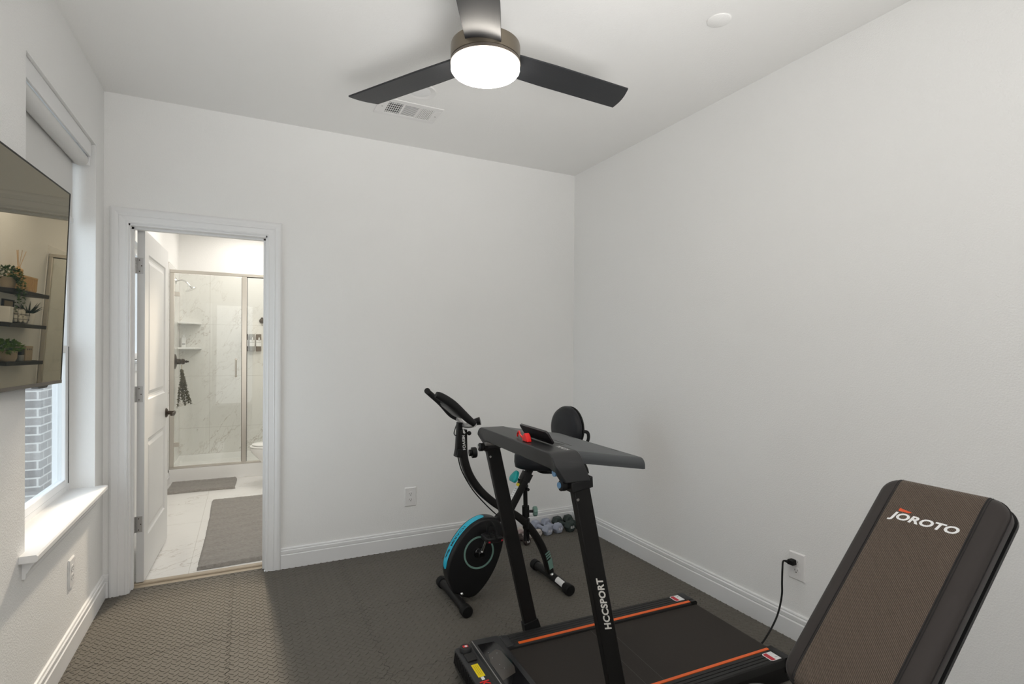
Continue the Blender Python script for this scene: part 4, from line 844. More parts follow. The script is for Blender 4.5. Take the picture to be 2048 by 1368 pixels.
# uprights
for s, u0, z0_, sl_, ztop in ((1, 0.007, 0.54, -0.237, 0.968), (-1, 0.050, 0.46, -0.217, 0.935)):
    ya, yb = (0.3085, 0.3385) if s > 0 else (-0.3385, -0.3085)
    f = lambda z: u0 + sl_ * (z - z0_)
    zb = 0.045; Wd = 0.060
    pl = [(f(zb), zb), (f(zb) + Wd, zb + 0.012), (f(ztop) + Wd, ztop + 0.012), (f(ztop), ztop)]
    o = MB().prism(pl, ya, yb, XZ).build('upright', 'black_powder', TR, bevel=0.004)
    MB().prism([(f(0.03) - 0.006, 0.028), (f(0.03) + Wd + 0.016, 0.028), (f(0.13) + Wd + 0.012, 0.128), (f(0.148) + Wd + 0.004, 0.160), (f(0.148) - 0.004, 0.146), (f(0.13) - 0.005, 0.128)], ya - 0.004, yb + 0.004, XZ).build('base_bracket', 'black_plastic', TR, bevel=0.002)
    # clamp collar and knob under the desk
    zc_ = 0.925 if s < 0 else 0.945
    MB().prism([(f(zc_) - 0.006, zc_ - 0.022), (f(zc_) + Wd + 0.014, zc_ - 0.010), (f(zc_) + Wd + 0.012, zc_ + 0.026), (f(zc_) - 0.008, zc_ + 0.010)], ya - 0.005, yb + 0.005, XZ).build('clamp_collar', 'black_plastic', TR, bevel=0.003)
    kx = f(zc_) - 0.012; ky = yb - 0.004 if s < 0 else ya + 0.004
    k_ = MB().lathe([(0, 0), (0.012, 0), (0.013, 0.010), (0.010, 0.012), (0.017, 0.014), (0.018, 0.030), (0.012, 0.034), (0, 0.034)], (kx + 0.012, ky, zc_ - 0.004), 14, (-1, 0, 0.1)).build('clamp_knob', 'black_plastic', TR)
    MB().cyl((kx - 0.022, ky, zc_), (kx - 0.026, ky, zc_), 0.010, n=14).build('knob_cap', 'blue_reflection' if s < 0 else 'steel', k_)  # near knob is black; its blue end is a painted reflection
    MB().cyl((f(zc_ - 0.045) + 0.008, ya - 0.0002, zc_ - 0.045), (f(zc_ - 0.045) + 0.008, ya - 0.003, zc_ - 0.045), 0.005, n=10).build('bolt', 'steel', o)
    if s < 0:
        # word mark reads upwards on the outer face
        za, zb2 = 0.438, 0.612
        def wm(a, b):
            z = za + a * (zb2 - za); return (f(z) + 0.047 - b * 0.027, ya - 0.0006, z + 0.004 * b)
        lettering('HCCSPORT', wm, 'letter_cream', o, bold=0.035, spacing=1.06)
# console bar: a rounded inverted U, bottoms drawn in towards the uprights
def ubar(r0, w, zt_, zb_):
    return [(-w, zb_)] + [(-w + r0 + r0 * cos(a), zt_ - r0 + r0 * sin(a)) for a in [PI - PI / 2 * k / 8 for k in range(9)]] + [(w - r0 + r0 * cos(a), zt_ - r0 + r0 * sin(a)) for a in [PI / 2 - PI / 2 * k / 8 for k in range(9)]] + [(w, zb_)]
outr = ubar(0.055, 0.345, 1.030, 0.937); inr = ubar(0.030, 0.302, 0.972, 0.937)
def ulo(z): k = max(0, min(1, (z - 0.937) / 0.06)); return -0.080 - 0.040 * k
def uhi(z): k = max(0, min(1, (z - 0.937) / 0.06)); return 0.012 - 0.024 * k
mb = MB(); n_ = len(outr); rings = []
for (a, b), (c, d) in zip(outr, inr): rings.append([(ulo(b), a, b), (ulo(b) + 0.006, a, b + 0.0), (uhi(b), a, b), (uhi(d), c, d), (ulo(d) + 0.0, c, d)])
mb.loops(rings); cb = mb.build('console_bar', 'grey_plastic', TR, smooth=50, bevel=0.004)
for s in (1, -1): MB().cyl((-0.055, s * 0.296, 0.962), (-0.098, s * 0.296, 0.962), 0.012, n=16).build('pivot_pin', 'hinge_steel' if s > 0 else 'blue_reflection', cb)  # near pin coloured blue for a reflection on a black bolt
lettering('HCCSPORT', lambda a, b: (-0.045 + b * 0.016, -0.285 + a * 0.075, 1.0303), 'letter_white', cb, bold=0.01)
# desk tray behind the bar, sloping down to the rear
def tray(w, th):
    return [(-w, -th), (-w, -th + 0.006)] + [(-w + 0.026 + 0.026 * cos(a), -0.026 + 0.026 * sin(a)) for a in [PI - PI / 2 * k / 7 for k in range(8)]] + [(w - 0.026 + 0.026 * cos(a), -0.026 + 0.026 * sin(a)) for a in [PI / 2 - PI / 2 * k / 7 for k in range(8)]] + [(w, -th + 0.006), (w, -th)]
zd = lambda x: 1.0275 - (x + 0.012) * 0.160
mb = MB(); prof = tray(0.313, 0.038)
mb.loops([[(x, a, zd(x) + b * kz) for a, b in prof] for x, kz in ((-0.0110, 1), (0.245, 1), (0.254, 0.97))])
dt = mb.build('desk_tray', 'desk_plastic', TR, smooth=45, bevel=0)
MB().prism([(0.044, -0.165), (0.050, -0.165), (0.050, 0.165), (0.044, 0.165)], 0.0002, 0.0006, lambda a, b, t: (a, b, zd(a) + t)).build('tablet_slot', 'slot_dark', dt, smooth=0)
mb = MB()
for y0 in (-0.18, 0.13): mb.prism([(0.236, y0), (0.240, y0), (0.240, y0 + 0.045), (0.236, y0 + 0.045)], 0.0002, 0.0008, lambda a, b, t: (a, b, zd(a) + t))
mb.build('cable_notch', 'slot_dark', dt, smooth=0)
mb = MB(); mb.prism([(-0.018, -0.165), (0.020, -0.165), (0.020, -0.125), (-0.018, -0.125)], 0.0002, 0.0005, lambda a, b, t: (a, b, zd(a) + t)); mb.build('recess', 'slot_dark', dt, smooth=0)
# tablet and red clip on the console (world coordinates through the treadmill's frame)
def tw(x, y): a = math.radians(-2.2); return (1.0013 + x * cos(a) - y * sin(a), 1.755 + x * sin(a) + y * cos(a))
x, y = tw(-0.042, -0.092)
r = root('tablet', (x, y, 1.0312), math.radians(-2.2), 'black tablet propped up on the treadmill console bar', 'tablet')
mb = MB(); tl = math.radians(33)
mb.prism(rrect(0.108, 0.027, 0.011, 4), -0.004, 0.004, lambda a, b, t: (-(b + 0.027) * sin(tl) + t * cos(tl), a, (b + 0.027) * cos(tl) + t * sin(tl) + 0.003)); mb.build('body', 'tablet_black', r, bevel=0.001)
mb = MB(); mb.prism(rrect(0.102, 0.021, 0.007, 3), 0.0042, 0.0046, lambda a, b, t: (-(b + 0.027) * sin(tl) + t * cos(tl), a, (b + 0.027) * cos(tl) + t * sin(tl) + 0.003)); mb.build('screen', 'black_gloss', r, smooth=0)
x, y = tw(-0.094, -0.062)
r = root('safety_clip', (x, y, 1.0312), math.radians(-2.2), 'red safety key clip with a red cord loop lying beside the tablet', 'clip')
mb = MB(); mb.prism([(-0.022, 0.0), (0.022, 0.0), (0.014, 0.022), (0.002, 0.030), (-0.012, 0.020)], -0.010, 0.010, lambda a, b, t: (t, -0.030 + a, b)); mb.build('clip_body', 'red_plastic', r, bevel=0.003)
MB().tube(spline([(0.0, -0.01, 0.004), (-0.006, 0.012, 0.018), (0.002, 0.038, 0.026), (0.008, 0.062, 0.016), (0.008, 0.066, 0.003)], 6), 0.0035, 8).build('cord_loop', 'red_plastic', r)
# ------------------------------------------------------------------ exercise bike (local x to the rear, y to the far wall, z up; root on the floor at the front stabiliser)
BK = root('exercise_bike', (1.012, 2.68, 0), 0, 'black folding exercise bike with a turquoise front stripe', 'exercise bike')
bx = lambda x: x - 1.012
def stabiliser(x, near, far):
    st = MB(); st.tube([(x, near, 0.031), (x, near + 0.07, 0.036), (x, (near + far) / 2, 0.038), (x, far - 0.07, 0.036), (x, far, 0.031)], 0.0235, 18); o = st.build('stabiliser', 'black_powder', BK)
    for yy, s in ((near, -1), (far, 1)):
        MB().lathe([(0, -0.028), (0.0285, -0.028), (0.0305, -0.024), (0.0305, 0.012), (0.026, 0.016), (0, 0.016)], (x, yy, 0.0312), 24, (0, s, 0)).build('end_cap', 'black_rubber', o)
    return o
s_f = stabiliser(0.0, -0.185, 0.195); s_r = stabiliser(0.603, -0.205, 0.180)
MB().grid(lambda u, v: (0.603 - 0.0262 * sin(0.15 + 1.35 * v), -0.168 + 0.072 * u, 0.0335 + 0.003 * u + 0.0262 * cos(0.15 + 1.35 * v)), 4, 8).build('white_label', 'label_white', s_r)
for xx, yy in ((0.028, -0.045), (0.590, -0.045)): MB().lathe([(0, 0), (0.010, 0), (0.010, 0.006), (0.006, 0.012), (0, 0.014)], (xx, yy, 0.052), 12).build('dome_nut', 'chrome', BK)
# main curved tube from handlebar to rear foot
cl = [(1.058, 0.925), (1.059, 0.85), (1.066, 0.765), (1.098, 0.675), (1.158, 0.588), (1.234, 0.516), (1.30, 0.468), (1.385, 0.418), (1.470, 0.340), (1.540, 0.240), (1.587, 0.140), (1.612, 0.052)]
pth = spline([(bx(a), 0, b) for a, b in cl], 6)
mt = MB().sweep(pth, rrect(0.020, 0.024, 0.009, 3), upv=(0, 0.0, 1)) if False else MB().sweep(pth, [(b, a) for a, b in rrect(0.024, 0.020, 0.009, 3)], upv=(0, 1, 0))
mt = mt.build('main_tube', 'black_powder', BK)
lettering('MERACH', lambda a, b: (bx(1.0555) + 0.005 - b * 0.016 + 0.006 * a, -0.0246, 0.897 - a * 0.078), 'letter_white', mt, bold=0.02)
mb = MB(); 
def tick(fn): return [fn(*q) for q in ((0.0, 0.0), (0.28, 0.0), (1.0, 0.78), (0.62, 1.0), (0.40, 0.62), (0.34, 0.9), (0.1, 0.75))]
mb.add(tick(lambda u, v: (bx(1.053) - 0.004 + 0.016 * u, -0.0246, 0.930 - 0.026 * v)), [tuple(range(7))]); mb.build('logo_mark', 'letter_white', mt, smooth=0)
mb = MB(); ns = [(1.580, 0.174), (1.585, 0.160), (1.590, 0.146)]
for (a, b) in ns: mb.add([(bx(a) - 0.014, -0.0246, b), (bx(a) + 0.014, -0.0246, b + 0.018), (bx(a) + 0.017, -0.0246, b + 0.009), (bx(a) - 0.011, -0.0246, b - 0.009)], [(0, 1, 2, 3)])
mb.add([(bx(1.583), -0.0246, 0.128), (bx(1.611), -0.0246, 0.148), (bx(1.624), -0.0246, 0.086), (bx(1.598), -0.0246, 0.076)], [(0, 1, 2, 3)]); mb.build('stripe_decal', 'sage_plastic', mt, smooth=0)
# front leg from the pivot down through the housing
MB().sweep(spline([(bx(1.325), 0, 0.452), (bx(1.26), 0, 0.40), (bx(1.17), 0, 0.27), (bx(1.09), 0, 0.13), (bx(1.03), 0, 0.055)], 5), [(b, a) for a, b in rrect(0.020, 0.017, 0.006, 3)], upv=(0, 1, 0)).build('front_leg', 'black_powder', BK)
for yy in (-0.026, 0.026): MB().lathe([(0, 0), (0.008, 0), (0.006, 0.006), (0, 0.008)], (bx(1.33), yy * 0.9, 0.452), 12, (0, 1 if yy > 0 else -1, 0)).build('pivot_bolt', 'steel', BK)
# flywheel housing: almond outline in x,z, 9 cm thick
ho = [(1.083, 0.020), (1.010, 0.055), (0.972, 0.125), (0.962, 0.200), (0.980, 0.268), (1.022, 0.340), (1.085, 0.403), (1.150, 0.434), (1.205, 0.438), (1.258, 0.420), (1.286, 0.370), (1.290, 0.310), (1.272, 0.235), (1.235, 0.150), (1.180, 0.075), (1.125, 0.028)]
hs = spline([(a, 0, b) for a, b in ho + ho[:1]], 5)[:-1]; hs = [(q.x, q.z) for q in hs]
cx_, cz_ = 1.13, 0.245
def sc(k, y): return [(bx(cx_ + (a - cx_) * k), y, cz_ + (b - cz_) * k) for a, b in hs]
mb = MB(); mb.loops([sc(0.93, -0.048), sc(0.965, -0.046), sc(0.995, -0.036), sc(1.0, -0.028), sc(1.0, 0.028), sc(0.995, 0.036), sc(0.965, 0.046), sc(0.93, 0.048)]); hb = mb.build('flywheel_housing', 'black_plastic', BK, smooth=50)
# turquoise band on the rounded front
band = [(q[0], q[1]) for q in hs]; i0 = min(range(len(hs)), key=lambda i: (hs[i][0] - 0.964) ** 2 + (hs[i][1] - 0.180) ** 2); i1 = min(range(len(hs)), key=lambda i: (hs[i][0] - 1.185) ** 2 + (hs[i][1] - 0.438) ** 2)
idx = list(range(i0, i1 + 1)); nb = len(idx)
def bandpt(u, v, off=0.0022):
    f = u * (nb - 1); k = min(int(f), nb - 2); t = f - k; a, b = hs[idx[k]], hs[idx[k + 1]]; x = a[0] + (b[0] - a[0]) * t; z = a[1] + (b[1] - a[1]) * t
    dx, dz = b[0] - a[0], b[1] - a[1]; L_ = math.hypot(dx, dz); nx, nz = -dz / L_, dx / L_
    return (bx(x + nx * off), v, z + nz * off)
mb = MB(); rows = 40
def hwid(u): e = min(u, 1 - u) / 0.075; return 0.024 * math.sqrt(max(0.0, 1 - (1 - min(1, e)) ** 2)) + 0.0004
mb.grid(lambda u, v: bandpt(u, (v - 0.5) * 2 * hwid(u)), rows, 4); bd = mb.build('front_band', 'teal_decal', hb, smooth=60, flip=False)
lettering('MERACH', lambda a, b: bandpt(0.345 + 0.30 * a, 0.009 - 0.021 * b, 0.0030), 'ink_dark', bd, bold=0.012, shear=0.25)
mb = MB(); mb.add(tick(lambda u, v: bandpt(0.17 + 0.15 * v, 0.012 - 0.024 * u, 0.0030)), [tuple(range(7))]); mb.build('logo_mark', 'ink_dark', bd, smooth=0)
# ring and crank
kx, kz = bx(1.137), 0.262
mb = MB(); mb.lathe([(0.079, 0.0), (0.079, 0.004), (0.088, 0.004), (0.088, 0.0)], (kx, -0.0478, kz), 48, (0, -1, 0)); mb.build('crank_ring', 'sage_plastic', hb)
mb = MB(); mb.lathe([(0, 0), (0.030, 0), (0.026, 0.010), (0.012, 0.016), (0, 0.016)], (kx, -0.047, kz), 24, (0, -1, 0)); mb.build('bearing_cover', 'black_gloss', hb)
def crank(s, ex, ez):
    y = -0.075 * s
    mb = MB(); mb.cyl((kx, -0.047 * s, kz), (kx, -0.086 * s, kz), 0.010, n=16); mb.cyl((kx, -0.086 * s, kz), (kx, -0.094 * s, kz), 0.015, n=20)
    mb.sweep([(kx, y, kz), (ex, y - 0.010 * s, ez)], [(a, b) for a, b in rrect(0.006, 0.008, 0.003, 2)], upv=(0, 1, 0)); o = mb.build('crank_arm', 'chrome', BK)
    mb = MB(); mb.loops([[(ex + q[0], y - 0.064 * s + q[1], ez + z) for q in rrect(0.046 * k, 0.052 * k, 0.018, 4)] for k, z in ((0.92, -0.013), (1.0, -0.009), (1.0, 0.008), (0.94, 0.012))]); p_ = mb.build('pedal', 'black_plastic', o)
    mb = MB()
    for i in range(4):
        for j in range(4): mb.ball((ex - 0.026 + i * 0.0175, y - 0.064 * s - 0.032 + j * 0.021, ez + 0.0125), 0.0045, n=8, m=5)
    mb.build('tread_studs', 'black_rubber', p_)
    mb = MB(); mb.sweep(spline([(ex - 0.002, y - 0.018 * s, ez), (ex - 0.004, y - 0.020 * s, ez + 0.045), (ex, y - 0.050 * s, ez + 0.070), (ex + 0.004, y - 0.090 * s, ez + 0.060), (ex + 0.004, y - 0.112 * s, ez + 0.02), (ex + 0.002, y - 0.113 * s, ez)], 6), [(a, b) for a, b in rrect(0.014, 0.0016, 0.001, 2)], upv=(1, 0, 0.1)); mb.build('strap', 'black_rubber', p_)
    for q in (0.036, -0.036): MB().box(ex + q - 0.005, ex + q + 0.005, y - 0.1165 * s - 0.0010, y - 0.1165 * s + 0.0010, ez - 0.007, ez + 0.000).build('reflector', 'label_red', p_)
crank(1, kx + 0.034, kz + 0.105); crank(-1, kx - 0.034, kz - 0.105)
# seat post, numbered sleeve, knobs
MB().sweep([(bx(1.335), 0, 0.445), (bx(1.455), 0, 0.640)], rrect(0.022, 0.024, 0.008, 3), upv=(0, 1, 0)).build('seat_tube', 'black_powder', BK)
MB().sweep([(bx(1.437), 0, 0.610), (bx(1.462), 0, 0.652)], rrect(0.026, 0.028, 0.008, 3), upv=(0, 1, 0)).build('tube_collar', 'black_plastic', BK)
sp_ = MB().sweep([(bx(1.445), 0, 0.622), (bx(1.495), 0, 0.705)], rrect(0.017, 0.019, 0.006, 3), upv=(0, 1, 0)).build('seat_post', 'black_powder', BK)
d_ = Vector((0.120, 0, 0.195)).normalized(); n_ = Vector((-d_.z, 0, d_.x))
def onpost(a, b, off): q = Vector((bx(1.335), 0, 0.445)) + d_ * a + n_ * off; return (q.x, b, q.z)
sk = MB(); sk.add([onpost(a, b, 0.0232) for a, b in ((0.055, -0.017), (0.055, 0.017), (0.165, 0.017), (0.165, -0.017))], [(0, 1, 2, 3)]); sk.mi = 1; sk.add([onpost(a, b, 0.0235) for a, b in ((0.148, -0.017), (0.148, 0.017), (0.165, 0.017), (0.165, -0.017))], [(0, 1, 2, 3)])
sk.mi = 2
for k in range(6): sk.add([onpost(0.066 + k * 0.013 + t, b, 0.0236) for t, b in ((0, -0.012), (0, 0.010), (0.002, 0.010), (0.002, -0.012))], [(0, 1, 2, 3)])
sk.build('size_label', ['label_white', 'label_yellow', 'ink_grey'], BK, smooth=0, flip=False)
q = Vector((bx(1.428), 0, 0.602)) + n_ * 0.024
mb = MB(); mb.cyl(q, q + n_ * 0.028, 0.007, n=12); tk_ = mb.build('knob_shaft', 'black_plastic', BK)
mb = MB(); c_ = q + n_ * 0.040; sd = Vector((0, 1, 0)); rg = []
for k, o_ in ((0.7, -0.015), (1.0, -0.008), (1.0, 0.006), (0.75, 0.013), (0.3, 0.015)): rg.append([c_ + n_ * o_ + (d_ * cos(2 * PI * j / 24) + sd * sin(2 * PI * j / 24)) * (0.034 + 0.005 * cos(3 * 2 * PI * j / 24)) * k for j in range(24)])
mb.loops(rg); mb.build('adjuster_knob', 'teal_knob', tk_)
# magnet post with its knob, standing on the rear leg
mb = MB(); mb.cyl((bx(1.445), 0.0, 0.560), (bx(1.452), 0.0, 0.330), 0.0125, n=14); mb.ball((bx(1.445), 0, 0.575), 0.018); mb.cyl((bx(1.449), -0.012, 0.562), (bx(1.449), -0.030, 0.562), 0.009, n=12); mb.build('lock_post', 'black_powder', BK)
mb = MB(); mb.cyl((bx(1.448), 0, 0.463), (bx(1.450), 0, 0.400), 0.021, n=18); mb.cyl((bx(1.450), -0.004, 0.390), (bx(1.452), -0.004, 0.335), 0.021, n=14); mb.cyl((bx(1.443), -0.004, 0.34), (bx(1.444), -0.004, 0.262), 0.0085, n=12); mb.cyl((bx(1.462), -0.004, 0.34), (bx(1.463), -0.004, 0.262), 0.0085, n=12); mb.build('lock_sleeve', 'black_plastic', BK)
mb = MB(); mb.cyl((bx(1.462), -0.010, 0.432), (bx(1.492), -0.022, 0.432), 0.008, n=12); kn = mb.build('knob_shaft', 'black_plastic', BK)
ax = Vector((0.035, -0.012, 0)).normalized(); a_ = Vector((0, 0, 1)); b_ = ax.cross(a_); c0 = Vector((bx(1.486), -0.020, 0.432)); rg = []
for k, o_ in ((0.85, 0.0), (1.0, 0.004), (1.0, 0.019), (0.85, 0.024)): rg.append([c0 + ax * o_ + (a_ * cos(2 * PI * j / 36) + b_ * sin(2 * PI * j / 36)) * (0.027 + 0.0015 * cos(9 * 2 * PI * j / 36)) * k for j in range(36)])
mb = MB(); mb.loops(rg); mb.build('lock_knob', 'sage_plastic', kn)
# saddle
def sad(k, z, y0=1.0):
    out = []
    for j in range(32):
        a = 2 * PI * j / 32; c, s_ = cos(a), sin(a); x = 0.145 * c
        w = (0.135 if c > 0 else 0.110) * (1 - 0.15 * (c < 0) * c * c)
        out.append((bx(1.525) + x * k, w * s_ * k, z + 0.010 * (c * c) * 0.5))
    return out
mb = MB(); mb.loops([sad(0.84, 0.676), sad(0.96, 0.684), sad(1.0, 0.712), sad(0.99, 0.750), sad(0.90, 0.772), sad(0.62, 0.780), sad(0.2, 0.780)]); mb.build('saddle', 'bike_vinyl', BK, smooth=60)
mb = MB(); mb.box(bx(1.46), bx(1.69), -0.018, 0.018, 0.668, 0.690); mb.box(bx(1.475), bx(1.53), -0.05, 0.05, 0.684, 0.692); mb.build('saddle_bracket', 'black_powder', BK, bevel=0.003)
# backrest on a bent post
MB().sweep(spline([(bx(1.665), 0.005, 0.675), (bx(1.735), 0.005, 0.690), (bx(1.765), 0.005, 0.745), (bx(1.757), 0.005, 0.90)], 6), rrect(0.012, 0.016, 0.005, 3), upv=(0, 1, 0)).build('backrest_post', 'black_powder', BK)
def disc(k, t):
    out = []
    for j in range(40):
        a = 2 * PI * j / 40; s_ = sin(a); out.append((bx(1.708) + t + 0.04 * (0.14 * k * s_) * 1.0, -0.008 + 0.152 * cos(a) * k, 0.893 + (0.132 * s_ + (0.012 * abs(s_) if s_ < 0 else 0)) * k))
    return out
mb = MB(); mb.loops([disc(0.35, -0.028), disc(0.75, -0.025), disc(0.92, -0.015), disc(1.0, 0.004), disc(1.0, 0.016), disc(0.95, 0.026)]); bk = mb.build('backrest', 'bike_vinyl', BK, smooth=60)
mb = MB(); mb.loops([disc(0.985, 0.0262), disc(0.99, 0.034), disc(0.9, 0.038)]); mb.build('backrest_shell', 'black_plastic', bk)
MB().sweep(spline([(bx(1.745), -0.095, 0.885), (bx(1.790), -0.115, 0.880), (bx(1.800), -0.115, 0.845), (bx(1.785), -0.112, 0.815), (bx(1.760), -0.09, 0.81)], 6), rrect(0.010, 0.0025, 0.001, 2), upv=(0, 1, 0.1)).build('strap_hook', 'black_plastic', bk)
# side grips under the saddle
for s in (-1, 1):
    pts = [(bx(1.56), s * 0.03, 0.675), (bx(1.57), s * 0.135, 0.668), (bx(1.64), s * 0.16, 0.615), (bx(1.735), s * 0.16, 0.600), (bx(1.760), s * 0.16, 0.655), (bx(1.735), s * 0.155, 0.720)]
    h = MB().tube(spline(pts, 6), 0.012, 12).build('side_handle', 'black_powder', BK)
    MB().tube(spline(pts[1:4], 6)[2:12], 0.0165, 12).build('foam_grip', 'foam_grip', h)
# handlebar: two long padded arms and a cross tube, monitor in the middle
MB().sweep([(bx(1.040), 0.0, 0.965), (bx(1.030), 0.0, 0.79)], rrect(0.014, 0.016, 0.005, 3), upv=(0, 1, 0)).build('inner_post', 'black_powder', BK)
MB().sweep([(bx(1.045), 0, 0.80), (bx(1.020), 0, 0.805)], rrect(0.024, 0.026, 0.006, 3), upv=(0, 1, 0)).build('post_clamp', 'black_plastic', BK)
mb = MB(); mb.tube(spline([(bx(1.078), 0.130, 0.972), (bx(1.072), 0.07, 0.955), (bx(1.062), 0.0, 0.950), (bx(1.066), -0.07, 0.955), (bx(1.075), -0.125, 0.968)], 6), 0.014, 14, upv=(1, 0, 0.2)); cbz = mb.build('handlebar', 'hinge_steel', BK)
far_ = [(bx(1.080), 0.130, 0.968), (bx(1.035), 0.130, 0.995), (bx(0.975), 0.130, 1.060), (bx(0.905), 0.130, 1.122), (bx(0.893), 0.110, 1.130)]
near = [(bx(1.075), -0.125, 0.970), (bx(1.030), -0.128, 1.005), (bx(0.955), -0.130, 1.075), (bx(0.890), -0.130, 1.118), (bx(0.862), -0.130, 1.130)]
g1 = MB().tube(spline(far_, 6), 0.0155, 16).build('arm_grip', 'foam_grip', cbz); g2 = MB().tube(spline(near, 6), [0.016 + 0.006 * sin(PI * k / 24) for k in range(25)], 16).build('arm_grip', 'foam_grip', cbz)
MB().lathe([(0, 0), (0.0165, 0), (0.0165, 0.005), (0, 0.006)], far_[-1], 18, (-0.25, -0.9, 0.2)).build('end_plug', 'black_rubber', g1)
mb = MB(); mn = Vector((-0.62, 0, 0.0)); mt_ = Vector((-0.76, 0, 0.65)); mu = Vector((0.65, 0, 0.76)); c_ = Vector((bx(0.995), -0.02, 1.040))
mb.loops([[c_ + mt_ * q[0] + Vector((0, q[1], 0)) + mu * o_ for q in rrect(0.058 * k, 0.080 * k, 0.02, 4)] for k, o_ in ((0.85, -0.018), (1.0, -0.010), (1.0, 0.002), (0.95, 0.008))]); mo = mb.build('monitor', 'black_plastic', BK)
mb = MB(); mb.loops([[c_ + mt_ * q[0] + Vector((0, q[1], 0)) + mu * o_ for q in rrect(0.040, 0.055, 0.008, 3)] for o_ in (0.0082, 0.0088)]); mb.build('display', 'black_gloss', mo)
for a, yy in ((0.02, -0.128), (0.09, 0.130)): 
    MB().lathe([(0, 0), (0.009, 0), (0.007, 0.004), (0, 0.005)], (bx(1.045) - a, yy, 1.012 + a * 0.95), 12, (0.2, -1, 0)).build('pulse_screw', 'chrome', cbz)
MB().tube(spline([(bx(1.045), 0.05, 0.955), (bx(1.022), 0.035, 0.905), (bx(1.020), 0.0, 0.895), (bx(1.050), -0.02, 0.902)], 6), 0.0028, 6).build('cable', 'black_rubber', BK)
MB().tube(spline([(bx(1.030), 0.004, 0.79), (bx(1.055), 0.0, 0.700), (bx(1.120), 0.0, 0.590), (bx(1.20), 0.0, 0.498), (bx(1.275), 0.0, 0.425), (bx(1.30), 0.0, 0.40)], 6), 0.0035, 6).build('cable', 'black_rubber', BK)
mb = MB(); mb.lathe([(0, 0), (0.018, 0), (0.018, 0.012), (0.030, 0.016)] + [(0.030, 0.036), (0.026, 0.042), (0, 0.042)], (bx(1.095), -0.002, 0.795), 16, (1, -0.15, 0.05)); mb.build('tension_knob', 'black_plastic', BK)
mb = MB(); mb.ball((bx(1.090), -0.03, 0.955), 0.024, 0.022, 0.020); mb.cyl((bx(1.080), -0.03, 0.96), (bx(1.135), -0.06, 0.975), 0.014, 0.022, 16); mb.build('angle_knob', 'black_plastic', BK)
MB().ball((bx(1.090), -0.015, 0.905), 0.012).build('latch_button', 'black_plastic', BK)
# ------------------------------------------------------------------ dumbbells on the floor by the far wall
def dumbbell(name, L, R, mat):
    """hexagonal heads, thin handle; axis along local y, lying on one flat of the hexagon"""
    r = bpy.data.objects.new(name, None); COL.objects.link(r); h = R * cos(PI / 6)
    def hexr(k, y): return [(R * k * cos(PI / 6 + PI / 6 + PI / 3 * j + PI / 6 - PI / 6), y, h + R * k * sin(PI / 3 * j + PI / 3)) for j in range(6)]
    hl = L * 0.30
    for s in (-1, 1):
        a, b = s * L / 2, s * (L / 2 - hl)
        MB().loops([hexr(0.72, a), hexr(0.90, a - s * 0.006), hexr(1.0, a - s * 0.016), hexr(1.0, b + s * 0.014), hexr(0.85, b + s * 0.004), hexr(0.55, b)]).build('head', mat, r, smooth=25, bevel=0.003)
    MB().lathe([(0, -L / 2 + hl - 0.004), (0.0165, -L / 2 + hl - 0.004), (0.0135, -0.02), (0.0145, 0), (0.0135, 0.02), (0.0165, L / 2 - hl + 0.004), (0, L / 2 - hl + 0.004)], (0, 0, h), 18, (0, 1, 0)).build('handle', mat, r)
    return r
def mark(r, L, R, text, mat='letter_white'):
    h = R * cos(PI / 6); hd = [c for c in r.children if c.name.startswith('head')][0]
    lettering(text, lambda a, b: ((a - 0.5) * R * 0.85, -L / 2 - 0.0006, h + (b - 0.5) * R * 0.42), mat, hd, bold=0.02)
G = 'dumbbell pairs on the mat by the far wall'
spots = [  # x, y of the near end, angle, length, radius, material, text, label
    (2.003, 3.328, 0.20, 0.190, 0.041, 'dumb_blue', '5LB', 'pale blue grey dumbbell on the left of its pair, beside the small cream one'),
    (2.096, 3.335, 0.20, 0.190, 0.041, 'dumb_blue', '5LB', 'pale blue grey dumbbell on the right of its pair, touching a dark green one'),
    (2.194, 3.322, 0.20, 0.195, 0.044, 'dumb_green', '8LB', 'dark green dumbbell next to the blue grey pair'),
    (2.292, 3.335, 0.20, 0.185, 0.043, 'dumb_green', '8LB', 'dark green dumbbell in the corner, half hidden by a treadmill upright'),
    (1.858, 3.335, 0.20, 0.150, 0.029, 'dumb_cream', '2LB', 'small cream dumbbell beneath the bike seat post'),
    (1.926, 3.338, 0.20, 0.150, 0.029, 'dumb_cream', '2LB', 'small cream dumbbell squeezed beside the blue grey pair'),
    (1.790, 3.365, 0.20, 0.150, 0.033, 'dumb_rose', '3LB', 'dusty rose dumbbell behind the bike lock post'),
    (1.712, 3.372, 0.20, 0.150, 0.033, 'dumb_rose', '3LB', 'dusty rose dumbbell behind the far treadmill upright'),
    (1.768, 3.225, 0.22, 0.115, 0.032, 'dumb_brown', '2LB', 'dark brown dumbbell in front of the rose pair, nearer the lock post'),
    (1.692, 3.232, 0.22, 0.115, 0.032, 'dumb_brown', '2LB', 'dark brown dumbbell in front of the rose pair, behind the far upright'),
]
for x, y, an, L, R, m_, tx, lb in spots:
    r = dumbbell('dumbbell', L, R, m_); mark(r, L, R, tx)
    r.location = (x - sin(an) * L / 2 * 1.0 * -1 * 0 - sin(-an) * 0 , y, 0.0004); r.rotation_euler = (0, 0, an)
    c = Vector((x, y, 0)) + Vector((-sin(an), cos(an), 0)) * (L / 2); r.location = (c.x, c.y, 0.0006); tag(r, lb, 'dumbbell', G)
